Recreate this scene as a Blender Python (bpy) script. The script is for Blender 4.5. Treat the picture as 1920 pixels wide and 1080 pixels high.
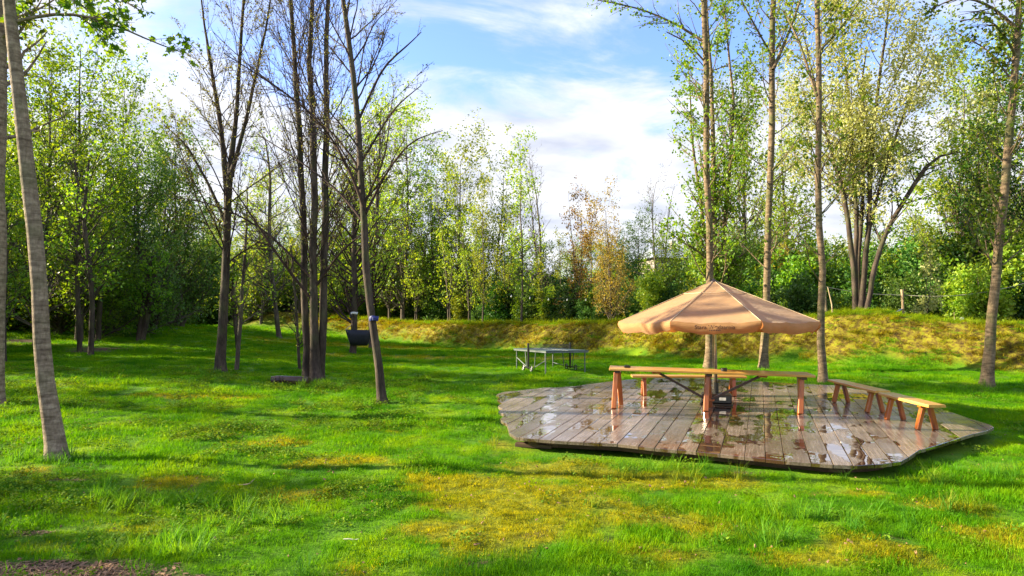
import bpy, math
import numpy as np
from mathutils import Vector, Matrix

for o in list(bpy.data.objects):
    bpy.data.objects.remove(o)
scene = bpy.context.scene
COL = scene.collection
R = math.radians

# ------------------------------------------------------------------ camera
F = 1200.0                      # focal length in pixels of a 1920 wide picture
HOR = 615.0                     # horizon row
EYE = 1.85
PITCH = math.atan((HOR - 540.0) / F)
cam_d = bpy.data.cameras.new('camera')
cam_d.sensor_width = 36.0
cam_d.lens = F / 1920.0 * 36.0
cam_d.clip_start = 0.05
cam_d.clip_end = 3000.0
cam = bpy.data.objects.new('camera', cam_d)
cam.location = (0, 0, EYE)
cam.rotation_euler = (math.pi / 2 + PITCH, 0, 0)
COL.objects.link(cam)
scene.camera = cam

# ------------------------------------------------------------------ light
SUN_EL = R(22.0)
SUN_AZ = R(84.0)                # left of the viewing direction
SUN = Vector((-math.sin(SUN_AZ) * math.cos(SUN_EL), math.cos(SUN_AZ) * math.cos(SUN_EL), math.sin(SUN_EL)))
sun_d = bpy.data.lights.new('sun', 'SUN')
sun_d.energy = 5.0
sun_d.angle = R(0.6)
sun_d.color = (1.0, 0.87, 0.60)
sun = bpy.data.objects.new('sun', sun_d)
sun.rotation_euler = (-SUN).to_track_quat('-Z', 'Y').to_euler()
COL.objects.link(sun)

world = bpy.data.worlds.new('World')
scene.world = world
world.use_nodes = True
wn, wl = world.node_tree.nodes, world.node_tree.links
wn.clear()
w_out = wn.new('ShaderNodeOutputWorld')
w_bg = wn.new('ShaderNodeBackground')
w_bg.inputs['Strength'].default_value = 0.115
sky = wn.new('ShaderNodeTexSky')
sky.sky_type = 'NISHITA'
sky.sun_disc = False
sky.sun_elevation = SUN_EL
sky.sun_rotation = -SUN_AZ
sky.air_density = 1.0
sky.dust_density = 0.6
sky.ozone_density = 2.2
tc = wn.new('ShaderNodeTexCoord')
sep = wn.new('ShaderNodeSeparateXYZ')
wl.new(tc.outputs['Generated'], sep.inputs[0])


def wmath(op, a, b=None, c=None):
    n = wn.new('ShaderNodeMath')
    n.operation = op
    for i, v in enumerate((a, b, c)):
        if v is None:
            continue
        if isinstance(v, (int, float)):
            n.inputs[i].default_value = v
        else:
            wl.new(v, n.inputs[i])
    return n.outputs[0]


zc = wmath('MAXIMUM', sep.outputs['Z'], 0.0)
den = wmath('ADD', zc, 0.22)
comb = wn.new('ShaderNodeCombineXYZ')
wl.new(wmath('DIVIDE', sep.outputs['X'], den), comb.inputs[0])
wl.new(wmath('DIVIDE', sep.outputs['Y'], den), comb.inputs[1])
cmap = wn.new('ShaderNodeMapping')
cmap.inputs['Scale'].default_value = (1.0, 1.5, 1.0)
cmap.inputs['Rotation'].default_value = (0, 0, R(-28))
cmap.inputs['Location'].default_value = (1.9, 0.7, 0.0)
wl.new(comb.outputs[0], cmap.inputs['Vector'])
cn = wn.new('ShaderNodeTexNoise')
cn.inputs['Scale'].default_value = 1.7
cn.inputs['Detail'].default_value = 9.0
cn.inputs['Roughness'].default_value = 0.62
cn.inputs['Distortion'].default_value = 0.5
wl.new(cmap.outputs[0], cn.inputs['Vector'])
# more cloud low in the sky
low = wmath('MAXIMUM', wmath('MULTIPLY', wmath('SUBTRACT', 0.37, zc), 1.5), 0.0)
cv = wmath('ADD', cn.outputs['Fac'], low)
mr = wn.new('ShaderNodeMapRange')
mr.interpolation_type = 'SMOOTHSTEP'
mr.inputs['From Min'].default_value = 0.40
mr.inputs['From Max'].default_value = 0.66
mr.inputs['To Max'].default_value = 0.96
wl.new(cv, mr.inputs['Value'])
cn2 = wn.new('ShaderNodeTexNoise')
cn2.inputs['Scale'].default_value = 3.1
cn2.inputs['Detail'].default_value = 6.0
wl.new(cmap.outputs[0], cn2.inputs['Vector'])
cr = wn.new('ShaderNodeValToRGB')
cr.color_ramp.elements[0].position = 0.32
cr.color_ramp.elements[0].color = (1.75, 1.85, 2.15, 1)
cr.color_ramp.elements[1].position = 0.62
cr.color_ramp.elements[1].color = (2.9, 2.9, 2.95, 1)
wl.new(cn2.outputs['Fac'], cr.inputs[0])
skymul = wn.new('ShaderNodeVectorMath')
skymul.operation = 'MULTIPLY'
skymul.inputs[1].default_value = (0.80, 0.84, 1.12)
wl.new(sky.outputs[0], skymul.inputs[0])
wmix = wn.new('ShaderNodeMix')
wmix.data_type = 'RGBA'
wl.new(mr.outputs[0], wmix.inputs['Factor'])
wl.new(skymul.outputs[0], wmix.inputs['A'])
wl.new(cr.outputs[0], wmix.inputs['B'])
wl.new(wmix.outputs['Result'], w_bg.inputs['Color'])
wl.new(w_bg.outputs[0], w_out.inputs[0])

vs = scene.view_settings
vs.view_transform = 'Standard'
vs.look = 'None'
vs.gamma = 1.0
vs.use_curve_mapping = False
vs.exposure = 1.9
scene.render.engine = 'CYCLES'
cy = scene.cycles
cy.max_bounces = 7
cy.diffuse_bounces = 3
cy.glossy_bounces = 3
cy.transmission_bounces = 4
cy.transparent_max_bounces = 6
cy.use_denoising = True
cy.sample_clamp_indirect = 6.0
cy.caustics_reflective = False
cy.caustics_refractive = False

# ------------------------------------------------------------------ numpy noise
_rt = np.random.RandomState(7).rand(256, 256)


def vnoise(x, y):
    xi = np.floor(x).astype(int)
    yi = np.floor(y).astype(int)
    fx = x - xi
    fy = y - yi
    fx = fx * fx * (3 - 2 * fx)
    fy = fy * fy * (3 - 2 * fy)
    a = _rt[xi % 256, yi % 256]
    b = _rt[(xi + 1) % 256, yi % 256]
    c = _rt[xi % 256, (yi + 1) % 256]
    d = _rt[(xi + 1) % 256, (yi + 1) % 256]
    return a * (1 - fx) * (1 - fy) + b * fx * (1 - fy) + c * (1 - fx) * fy + d * fx * fy


def fbm(x, y, scale, octv=4, ox=0.0):
    s = 0.0
    amp = 0.5
    tot = 0.0
    x = np.asarray(x, float) * scale + ox
    y = np.asarray(y, float) * scale + ox * 1.7
    for _ in range(octv):
        s = s + amp * vnoise(x, y)
        tot += amp
        amp *= 0.5
        x = x * 2.03 + 11.3
        y = y * 2.03 + 5.1
    return s / tot


def sst(a, b, x):
    t = np.clip((x - a) / (b - a), 0, 1)
    return t * t * (3 - 2 * t)


# ------------------------------------------------------------------ terrain height
# foot line of the grass bank, from right (near) to left (far)
BANK = np.array([(34, 14.5), (24, 18.3), (16.6, 20.9), (12.0, 24.2), (8.4, 29.0), (4.3, 34.5), (-2.0, 43.0), (-9.0, 52.0),
                 (-16.0, 58.0), (-26.0, 63.0), (-34.0, 67.0)], float)


def bank_dist(x, y):
    """signed distance past the foot line (positive behind) and the position along it"""
    best = np.full(np.shape(x), 1e9)
    sgn = np.zeros(np.shape(x))
    along = np.zeros(np.shape(x))
    acc = 0.0
    for i in range(len(BANK) - 1):
        a, b = BANK[i], BANK[i + 1]
        d = b - a
        L = math.hypot(*d)
        t = np.clip(((x - a[0]) * d[0] + (y - a[1]) * d[1]) / L ** 2, 0, 1)
        cx = a[0] + t * d[0]
        cy_ = a[1] + t * d[1]
        dist = np.hypot(x - cx, y - cy_)
        s = -(d[0] * (y - a[1]) - d[1] * (x - a[0]))
        m = dist < best
        best = np.where(m, dist, best)
        sgn = np.where(m, np.sign(s), sgn)
        along = np.where(m, acc + t * L, along)
        acc += L
    return best * sgn, along, acc


def height(x, y, micro=True):
    x = np.asarray(x, float)
    y = np.asarray(y, float)
    z = np.interp(y, [-60, 0, 5, 8, 9, 11, 13, 16, 18.5, 21, 26, 60], [-.3, -.25, -.22, -.17, -.14, -.07, .03, .18, .31, .38, .44, .46])
    lf = sst(-8.0, -27.0, x) * sst(20.0, 48.0, y)
    z = z + 1.25 * lf
    z = z + 0.5 * sst(-3, -12, x) * sst(8, 20, y) * 0.5
    d, al, tot = bank_dist(x, y)
    fade = sst(tot + 1.0, tot - 9.0, al)
    up = sst(-0.3, 1.7, d)
    dn = 1 - sst(3.2, 8.0, d) * 0.80
    hb = 1.56 + 0.10 * (fbm(al, al * 0, 0.22, 2) - 0.5) + 0.14 * sst(15, 45, al)
    bump = 0.52 * np.exp(-((x - 14.4) ** 2 + (y - 26.2) ** 2) / 5.0)
    z = z + up * dn * (hb * fade) + bump
    far = sst(60.0, 130.0, np.hypot(x, y))
    z = z * (1 - far * 0.6)
    if micro:
        z = z + 0.09 * (fbm(x, y, 0.55, 3) - 0.5) + 0.06 * (fbm(x, y, 2.1, 3, 9.0) - 0.5)
        z = z + up * fade * np.clip(dn, 0, 1) * 0.22 * (fbm(x, y, 2.6, 4, 4.0) - 0.5)
    return z


def hz(x, y):
    return float(height(np.array([x]), np.array([y]))[0])


cp, sp_ = math.cos(PITCH), math.sin(PITCH)


def ray(px, py):
    a = (px - 960.0) / F
    b = (540.0 - py) / F
    v = Vector((a, cp - b * sp_, sp_ + b * cp))
    return v / v.y                                  # y component is 1: scaling by D gives the point at depth D


def at(px, py, D):
    v = ray(px, py)
    return Vector((v.x * D, D, EYE + v.z * D))


def onz(px, py, z):
    v = ray(px, py)
    D = (z - EYE) / v.z
    return Vector((v.x * D, D, z))


def ground_at(px, py, dmax=120.0):
    v = ray(px, py)
    D = np.arange(3.0, dmax, 0.05)
    zz = EYE + v.z * D
    h = height(v.x * D, D, False)
    k = np.where(zz < h)[0]
    D0 = D[k[0]] if len(k) else dmax
    return Vector((v.x * D0, D0, hz(v.x * D0, D0)))


# ------------------------------------------------------------------ materials
def new_mat(name):
    m = bpy.data.materials.new(name)
    m.use_nodes = True
    nt = m.node_tree
    return m, nt, nt.nodes, nt.links, nt.nodes['Principled BSDF']


def noise_node(nt, scale, detail=4, rough=0.5, vec=None, mapscale=None, coord='Object'):
    n = nt.nodes.new('ShaderNodeTexNoise')
    n.inputs['Scale'].default_value = scale
    n.inputs['Detail'].default_value = detail
    n.inputs['Roughness'].default_value = rough
    if vec is None:
        t = nt.nodes.new('ShaderNodeTexCoord')
        vec = t.outputs[coord]
    if mapscale:
        mp = nt.nodes.new('ShaderNodeMapping')
        mp.inputs['Scale'].default_value = mapscale
        nt.links.new(vec, mp.inputs['Vector'])
        vec = mp.outputs[0]
    nt.links.new(vec, n.inputs['Vector'])
    return n


def ramp(nt, src, stops):
    r = nt.nodes.new('ShaderNodeValToRGB')
    el = r.color_ramp.elements
    while len(el) < len(stops):
        el.new(0.5)
    for e, (p, c) in zip(el, stops):
        e.position = p
        e.color = (*c, 1) if len(c) == 3 else c
    nt.links.new(src, r.inputs[0])
    return r.outputs[0]


def bump(nt, bsdf, src, strength, dist):
    b = nt.nodes.new('ShaderNodeBump')
    b.inputs['Strength'].default_value = strength
    b.inputs['Distance'].default_value = dist
    nt.links.new(src, b.inputs['Height'])
    nt.links.new(b.outputs[0], bsdf.inputs['Normal'])
    return b


def mixc(nt, fac, a, b, mode='MIX'):
    m = nt.nodes.new('ShaderNodeMix')
    m.data_type = 'RGBA'
    m.blend_type = mode
    for s, v in (('Factor', fac), ('A', a), ('B', b)):
        if isinstance(v, (int, float)):
            m.inputs[s].default_value = v
        elif isinstance(v, tuple):
            m.inputs[s].default_value = (*v, 1) if len(v) == 3 else v
        else:
            nt.links.new(v, m.inputs[s])
    return m.outputs['Result']


def bark_mat(name, c0, c1, c2, hscale=6.0, moss=0.0, streak=True):
    m, nt, N, L, b = new_mat(name)
    n1 = noise_node(nt, 5.0, 6, 0.6, mapscale=(1, 1, 0.25) if not streak else (1.0, 1.0, 3.5))
    n2 = noise_node(nt, 26.0, 5, 0.65, mapscale=(1, 1, 0.35))
    col = ramp(nt, n1.outputs['Fac'], [(0.32, c0), (0.5, c1), (0.68, c2)])
    col2 = ramp(nt, n2.outputs['Fac'], [(0.3, (0.45, 0.42, 0.4)), (0.6, (1, 1, 1))])
    col = mixc(nt, 0.8, col, col2, 'MULTIPLY')
    if streak:                       # horizontal bark rings
        n3 = noise_node(nt, 3.0, 2, 0.5, mapscale=(0.6, 0.6, 7.0))
        rg = ramp(nt, n3.outputs['Fac'], [(0.0, (1, 1, 1)), (0.61, (1, 1, 1)), (0.66, (0.35, 0.3, 0.28))])
        col = mixc(nt, 0.5, col, rg, 'MULTIPLY')
    if moss:
        n4 = noise_node(nt, 1.7, 3, 0.5)
        f = ramp(nt, n4.outputs['Fac'], [(0.5, (0, 0, 0)), (0.62, (moss, moss, moss))])
        col = mixc(nt, f, col, (0.07, 0.10, 0.02))
    L.new(col, b.inputs['Base Color'])
    b.inputs['Roughness'].default_value = 0.85
    b.inputs['Specular IOR Level'].default_value = 0.25
    bump(nt, b, n2.outputs['Fac'], 0.7, 0.02)
    return m


BARK_PALE = bark_mat('bark_pale', (0.15, 0.105, 0.07), (0.27, 0.20, 0.14), (0.40, 0.31, 0.22), moss=0.25)
BARK_TAN = bark_mat('bark_tan', (0.085, 0.058, 0.034), (0.18, 0.125, 0.072), (0.30, 0.215, 0.13), moss=0.5)
BARK_DARK = bark_mat('bark_dark', (0.035, 0.024, 0.018), (0.07, 0.05, 0.038), (0.13, 0.095, 0.07), streak=False, moss=0.25)
BARK_GREY = bark_mat('bark_grey', (0.06, 0.045, 0.035), (0.11, 0.085, 0.065), (0.18, 0.14, 0.11), streak=False, moss=0.35)
TWIG = bark_mat('twig_bark', (0.035, 0.02, 0.017), (0.06, 0.035, 0.028), (0.10, 0.06, 0.046), streak=False)


def leaf_mat(name, ca, cb, cc, trans=0.5, tcol=None, bright=1.0):
    m, nt, N, L, b = new_mat(name)
    at_ = N.new('ShaderNodeAttribute')
    at_.attribute_name = 'lv'
    oi = N.new('ShaderNodeObjectInfo')
    col = ramp(nt, at_.outputs['Fac'], [(0.0, ca), (0.5, cb), (1.0, cc)])
    hs = N.new('ShaderNodeHueSaturation')
    mr_ = N.new('ShaderNodeMapRange')
    mr_.inputs['To Min'].default_value = 0.478
    mr_.inputs['To Max'].default_value = 0.515
    L.new(oi.outputs['Random'], mr_.inputs['Value'])
    L.new(mr_.outputs[0], hs.inputs['Hue'])
    mr2 = N.new('ShaderNodeMapRange')
    mr2.inputs['To Min'].default_value = 0.75 * bright
    mr2.inputs['To Max'].default_value = 1.2 * bright
    L.new(oi.outputs['Random'], mr2.inputs['Value'])
    L.new(mr2.outputs[0], hs.inputs['Value'])
    L.new(col, hs.inputs['Color'])
    L.new(hs.outputs[0], b.inputs['Base Color'])
    b.inputs['Roughness'].default_value = 0.45
    b.inputs['Specular IOR Level'].default_value = 0.35
    tr = N.new('ShaderNodeBsdfTranslucent')
    tm = mixc(nt, 1.0, hs.outputs[0], tcol or (1.5, 1.25, 0.35), 'MULTIPLY')
    L.new(tm, tr.inputs['Color'])
    mx = N.new('ShaderNodeMixShader')
    mx.inputs[0].default_value = trans
    L.new(b.outputs[0], mx.inputs[1])
    L.new(tr.outputs[0], mx.inputs[2])
    L.new(mx.outputs[0], N['Material Output'].inputs[0])
    return m


LEAF_FRESH = leaf_mat('leaf_fresh', (0.07, 0.17, 0.010), (0.15, 0.29, 0.018), (0.25, 0.38, 0.03), 0.5)
LEAF_YELLOW = leaf_mat('leaf_yellow_green', (0.14, 0.26, 0.02), (0.24, 0.37, 0.03), (0.38, 0.47, 0.06), 0.5)
LEAF_PALE = leaf_mat('leaf_pale', (0.27, 0.34, 0.08), (0.43, 0.47, 0.16), (0.60, 0.60, 0.28), 0.45, (1.2, 1.1, 0.6))
LEAF_DARK = leaf_mat('leaf_dark', (0.020, 0.07, 0.008), (0.04, 0.12, 0.012), (0.08, 0.18, 0.02), 0.4)
LEAF_COOL = leaf_mat('leaf_cool', (0.05, 0.13, 0.02), (0.10, 0.22, 0.035), (0.20, 0.33, 0.06), 0.4, (1.2, 1.2, 0.6))
LEAF_BRONZE = leaf_mat('leaf_bronze', (0.20, 0.16, 0.03), (0.31, 0.22, 0.04), (0.36, 0.33, 0.06), 0.5, (1.3, 1.0, 0.5))
LEAF_MAPLE = leaf_mat('leaf_maple', (0.05, 0.13, 0.008), (0.10, 0.20, 0.012), (0.17, 0.27, 0.02), 0.5)
BUD = leaf_mat('leaf_bud', (0.10, 0.09, 0.03), (0.18, 0.20, 0.05), (0.24, 0.28, 0.07), 0.4)


def lawn_colour(nt, dry, hue, pos):
    """colour of the sward: fresh green to yellow moss, with small scale variation"""
    n1 = noise_node(nt, 0.9, 4, 0.6, vec=pos)
    n2 = noise_node(nt, 7.0, 4, 0.6, vec=pos)
    g = ramp(nt, n1.outputs['Fac'], [(0.3, (0.030, 0.155, 0.001)), (0.5, (0.10, 0.28, 0.0015)), (0.72, (0.24, 0.39, 0.002))])
    y = ramp(nt, n2.outputs['Fac'], [(0.3, (0.14, 0.15, 0.005)), (0.5, (0.27, 0.29, 0.007)), (0.7, (0.42, 0.40, 0.015))])
    c = mixc(nt, dry, g, y)
    return c, n2


def ground_mat():
    m, nt, N, L, b = new_mat('lawn_soil')
    geo = N.new('ShaderNodeNewGeometry')
    a1 = N.new('ShaderNodeAttribute'); a1.attribute_name = 'dry'
    a2 = N.new('ShaderNodeAttribute'); a2.attribute_name = 'soil'
    a3 = N.new('ShaderNodeAttribute'); a3.attribute_name = 'bank'
    c, n2 = lawn_colour(nt, a1.outputs['Fac'], None, geo.outputs['Position'])
    thatch = mixc(nt, 0.30, c, (0.07, 0.08, 0.012))
    n3 = noise_node(nt, 22.0, 5, 0.7, vec=geo.outputs['Position'])
    so = ramp(nt, n3.outputs['Fac'], [(0.3, (0.05, 0.032, 0.02)), (0.55, (0.13, 0.085, 0.055)), (0.75, (0.26, 0.18, 0.12))])
    c2 = mixc(nt, a2.outputs['Fac'], thatch, so)
    # bank: turf of dry yellow and brown clods
    n4 = noise_node(nt, 5.5, 6, 0.72, vec=geo.outputs['Position'])
    bk = ramp(nt, n4.outputs['Fac'], [(0.36, (0.05, 0.032, 0.012)), (0.47, (0.14, 0.10, 0.016)), (0.56, (0.24, 0.21, 0.016)), (0.70, (0.15, 0.22, 0.01))])
    n5 = noise_node(nt, 38.0, 6, 0.8, vec=geo.outputs['Position'], mapscale=(1, 0.6, 1))
    gr = ramp(nt, n5.outputs['Fac'], [(0.36, (0.25, 0.30, 0.2)), (0.5, (0.8, 0.8, 0.7)), (0.64, (1.35, 1.2, 1.0))])
    c2 = mixc(nt, 0.85, c2, gr, 'MULTIPLY')
    c3 = mixc(nt, a3.outputs['Fac'], c2, bk)
    L.new(c3, b.inputs['Base Color'])
    b.inputs['Roughness'].default_value = 0.9
    b.inputs['Specular IOR Level'].default_value = 0.15
    bump(nt, b, n3.outputs['Fac'], 0.8, 0.03)
    return m


def grass_mat(name, bank=False, tall=False):
    m, nt, N, L, b = new_mat(name)
    geo = N.new('ShaderNodeNewGeometry')
    a1 = N.new('ShaderNodeAttribute'); a1.attribute_name = 'dry'; a1.attribute_type = 'INSTANCER'
    lv = N.new('ShaderNodeAttribute'); lv.attribute_name = 'lv'
    if bank:
        n4 = noise_node(nt, 1.3, 8, 0.78, vec=geo.outputs['Position'])
        c = ramp(nt, n4.outputs['Fac'], [(0.36, (0.09, 0.06, 0.012)), (0.44, (0.20, 0.15, 0.012)), (0.53, (0.32, 0.30, 0.012)), (0.66, (0.17, 0.30, 0.008))])
        lipn = N.new('ShaderNodeAttribute'); lipn.attribute_name = 'lip'; lipn.attribute_type = 'INSTANCER'
        c = mixc(nt, lipn.outputs['Fac'], c, (0.20, 0.33, 0.008))
        g2 = ramp(nt, lv.outputs['Fac'], [(0.0, (0.5, 0.42, 0.35)), (0.6, (1, 1, 1)), (1.0, (1.25, 1.2, 0.9))])
        c = mixc(nt, 0.75, c, g2, 'MULTIPLY')
    else:
        c, _ = lawn_colour(nt, a1.outputs['Fac'], None, geo.outputs['Position'])
        v = ramp(nt, lv.outputs['Fac'], [(0.0, (0.55, 0.7, 0.6)), (0.6, (1, 1, 1)), (1.0, (1.5, 1.25, 0.9))])
        c = mixc(nt, 0.8, c, v, 'MULTIPLY')
        if tall:
            c = mixc(nt, 0.35, c, (0.08, 0.24, 0.05))
    L.new(c, b.inputs['Base Color'])
    b.inputs['Roughness'].default_value = 0.6
    b.inputs['Specular IOR Level'].default_value = 0.10
    tr = N.new('ShaderNodeBsdfTranslucent')
    L.new(mixc(nt, 1.0, c, (1.7, 1.4, 0.3), 'MULTIPLY'), tr.inputs['Color'])
    mx = N.new('ShaderNodeMixShader')
    mx.inputs[0].default_value = 0.45
    L.new(b.outputs[0], mx.inputs[1])
    L.new(tr.outputs[0], mx.inputs[2])
    L.new(mx.outputs[0], N['Material Output'].inputs[0])
    return m


def plain_mat(name, col, rough=0.5, metal=0.0, nscale=12.0, var=0.25, spec=0.5, bmp=0.0):
    m, nt, N, L, b = new_mat(name)
    n = noise_node(nt, nscale, 5, 0.6)
    lo = tuple(c * (1 - var) for c in col)
    hi = tuple(min(1, c * (1 + var)) for c in col)
    L.new(ramp(nt, n.outputs['Fac'], [(0.3, lo), (0.7, hi)]), b.inputs['Base Color'])
    b.inputs['Roughness'].default_value = rough
    b.inputs['Metallic'].default_value = metal
    b.inputs['Specular IOR Level'].default_value = spec
    if bmp:
        bump(nt, b, n.outputs['Fac'], bmp, 0.005)
    return m


def wood_mat(name, c0, c1, c2, rough=0.35, axis=0, coat=0.3):
    m, nt, N, L, b = new_mat(name)
    ms = [14.0, 14.0, 14.0]
    ms[axis] = 1.0
    n = noise_node(nt, 1.6, 6, 0.62, mapscale=tuple(ms))
    n2 = noise_node(nt, 1.2, 3, 0.5)
    oi = N.new('ShaderNodeObjectInfo')
    c = ramp(nt, n.outputs['Fac'], [(0.3, c0), (0.5, c1), (0.7, c2)])
    c = mixc(nt, 0.5, c, ramp(nt, n2.outputs['Fac'], [(0.3, (0.6, 0.55, 0.5)), (0.65, (1.15, 1.1, 1.05))]), 'MULTIPLY')
    hs = N.new('ShaderNodeHueSaturation')
    mr_ = N.new('ShaderNodeMapRange')
    mr_.inputs['To Min'].default_value = 0.8
    mr_.inputs['To Max'].default_value = 1.15
    L.new(oi.outputs['Random'], mr_.inputs['Value'])
    L.new(mr_.outputs[0], hs.inputs['Value'])
    L.new(c, hs.inputs['Color'])
    L.new(hs.outputs[0], b.inputs['Base Color'])
    b.inputs['Roughness'].default_value = rough
    b.inputs['Coat Weight'].default_value = coat
    b.inputs['Coat Roughness'].default_value = 0.12
    bump(nt, b, n.outputs['Fac'], 0.25, 0.004)
    return m


def deck_mat():
    """wet weathered boards with standing puddles: object space is the deck's, y runs along the boards"""
    m, nt, N, L, b = new_mat('wet_deck_boards')
    tcn = N.new('ShaderNodeTexCoord')
    oi = N.new('ShaderNodeObjectInfo')
    v = tcn.outputs['Object']
    add = N.new('ShaderNodeVectorMath'); add.operation = 'ADD'
    sc = N.new('ShaderNodeVectorMath'); sc.operation = 'SCALE'
    L.new(oi.outputs['Random'], sc.inputs['Scale'])
    sc.inputs[0].default_value = (7.0, 31.0, 3.0)
    L.new(v, add.inputs[0]); L.new(sc.outputs[0], add.inputs[1])
    grain = noise_node(nt, 2.2, 7, 0.65, vec=add.outputs[0], mapscale=(18, 0.9, 18))
    blot = noise_node(nt, 1.1, 5, 0.6, vec=v)
    c = ramp(nt, grain.outputs['Fac'], [(0.28, (0.092, 0.068, 0.050)), (0.5, (0.17, 0.133, 0.104)), (0.72, (0.28, 0.232, 0.185))])
    c = mixc(nt, 0.65, c, ramp(nt, blot.outputs['Fac'], [(0.3, (0.6, 0.5, 0.45)), (0.65, (1.2, 1.15, 1.1))]), 'MULTIPLY')
    hs = N.new('ShaderNodeHueSaturation')
    mr_ = N.new('ShaderNodeMapRange')
    mr_.inputs['To Min'].default_value = 0.7
    mr_.inputs['To Max'].default_value = 1.25
    L.new(oi.outputs['Random'], mr_.inputs['Value'])
    L.new(mr_.outputs[0], hs.inputs['Value'])
    L.new(c, hs.inputs['Color'])
    # puddles: elongated along the boards, each board its own
    sc2 = N.new('ShaderNodeVectorMath'); sc2.operation = 'SCALE'; sc2.inputs[0].default_value = (0.5, 0.9, 0.0)
    L.new(oi.outputs['Random'], sc2.inputs['Scale'])
    add2 = N.new('ShaderNodeVectorMath'); add2.operation = 'ADD'
    L.new(v, add2.inputs[0]); L.new(sc2.outputs[0], add2.inputs[1])
    pud = noise_node(nt, 1.0, 3, 0.5, vec=add2.outputs[0], mapscale=(2.2, 0.9, 1.0))
    pfine = noise_node(nt, 9.0, 4, 0.6, vec=v)
    padd = N.new('ShaderNodeMath'); padd.operation = 'MULTIPLY_ADD'
    L.new(pfine.outputs['Fac'], padd.inputs[0]); padd.inputs[1].default_value = 0.10; L.new(pud.outputs['Fac'], padd.inputs[2])
    pm = N.new('ShaderNodeMapRange'); pm.interpolation_type = 'SMOOTHSTEP'
    pm.inputs['From Min'].default_value = 0.568
    pm.inputs['From Max'].default_value = 0.602
    L.new(padd.outputs[0], pm.inputs['Value'])
    base = mixc(nt, pm.outputs[0], hs.outputs[0], (0.07, 0.032, 0.018))
    L.new(base, b.inputs['Base Color'])
    rr = N.new('ShaderNodeMapRange')
    rr.inputs['From Min'].default_value = 0.3
    rr.inputs['From Max'].default_value = 0.7
    rr.inputs['To Min'].default_value = 0.11
    rr.inputs['To Max'].default_value = 0.30
    L.new(blot.outputs['Fac'], rr.inputs['Value'])
    rm = N.new('ShaderNodeMix')
    L.new(pm.outputs[0], rm.inputs['Factor'])
    L.new(rr.outputs[0], rm.inputs['A'])
    rm.inputs['B'].default_value = 0.03
    L.new(rm.outputs['Result'], b.inputs['Roughness'])
    b.inputs['IOR'].default_value = 1.5
    L.new(pm.outputs[0], b.inputs['Coat Weight'])
    b.inputs['Coat Roughness'].default_value = 0.02
    b.inputs['Coat IOR'].default_value = 1.9
    b.inputs['Specular IOR Level'].default_value = 0.8
    inv = N.new('ShaderNodeMath'); inv.operation = 'SUBTRACT'; inv.inputs[0].default_value = 1.0
    L.new(pm.outputs[0], inv.inputs[1])
    mul = N.new('ShaderNodeMath'); mul.operation = 'MULTIPLY'
    L.new(inv.outputs[0], mul.inputs[0]); L.new(grain.outputs['Fac'], mul.inputs[1])
    rip = noise_node(nt, 1.15, 2, 0.4, vec=v, mapscale=(1.0, 1.5, 1.0))
    b1 = N.new('ShaderNodeBump'); b1.inputs['Strength'].default_value = 1.0; b1.inputs['Distance'].default_value = 0.014
    L.new(rip.outputs['Fac'], b1.inputs['Height'])
    b2 = bump(nt, b, mul.outputs[0], 0.35, 0.004)
    L.new(b1.outputs[0], b2.inputs['Normal'])
    L.new(b1.outputs[0], b.inputs['Coat Normal'])
    return m


def fabric_mat(name, col, trans=0.35):
    m, nt, N, L, b = new_mat(name)
    n = noise_node(nt, 3.0, 5, 0.6)
    w = noise_node(nt, 260.0, 2, 0.5)
    c = ramp(nt, n.outputs['Fac'], [(0.3, tuple(v * 0.86 for v in col)), (0.7, tuple(min(1, v * 1.1) for v in col))])
    L.new(c, b.inputs['Base Color'])
    b.inputs['Roughness'].default_value = 0.85
    b.inputs['Sheen Weight'].default_value = 0.2
    wmix_ = N.new('ShaderNodeMath'); wmix_.operation = 'MULTIPLY_ADD'
    fold = noise_node(nt, 2.6, 3, 0.5, mapscale=(1, 1, 3))
    L.new(w.outputs['Fac'], wmix_.inputs[0]); wmix_.inputs[1].default_value = 0.04; L.new(fold.outputs['Fac'], wmix_.inputs[2])
    bump(nt, b, wmix_.outputs[0], 0.55, 0.05)
    tr = N.new('ShaderNodeBsdfTranslucent')
    L.new(mixc(nt, 1.0, c, (1.5, 0.95, 0.55), 'MULTIPLY'), tr.inputs['Color'])
    mx = N.new('ShaderNodeMixShader')
    mx.inputs[0].default_value = trans
    L.new(b.outputs[0], mx.inputs[1]); L.new(tr.outputs[0], mx.inputs[2])
    L.new(mx.outputs[0], N['Material Output'].inputs[0])
    return m


GROUND = ground_mat()
GRASS = grass_mat('grass_blades')
GRASS_TALL = grass_mat('tall_grass_blades', tall=True)
GRASS_BANK = grass_mat('bank_grass_blades', bank=True)
WEED = leaf_mat('weed_leaf', (0.06, 0.15, 0.008), (0.11, 0.22, 0.012), (0.2, 0.32, 0.025), 0.35)
WEED.node_tree.nodes['Principled BSDF'].inputs['Roughness'].default_value = 0.75
WEED.node_tree.nodes['Principled BSDF'].inputs['Specular IOR Level'].default_value = 0.12
CHIP = wood_mat('bark_chip', (0.11, 0.055, 0.025), (0.25, 0.135, 0.065), (0.44, 0.27, 0.15), 0.85, coat=0.0)
DECK = deck_mat()
PINE_TOP = wood_mat('varnished_pine_top', (0.48, 0.24, 0.05), (0.62, 0.35, 0.09), (0.74, 0.47, 0.15), 0.3, 0, 0.5)
PINE_LEG = wood_mat('orange_stained_wood', (0.28, 0.062, 0.010), (0.42, 0.11, 0.016), (0.52, 0.17, 0.03), 0.35, 2, 0.4)
DARKWOOD = wood_mat('dark_stained_wood', (0.03, 0.014, 0.008), (0.055, 0.025, 0.014), (0.09, 0.045, 0.025), 0.5, 0, 0.2)
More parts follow.
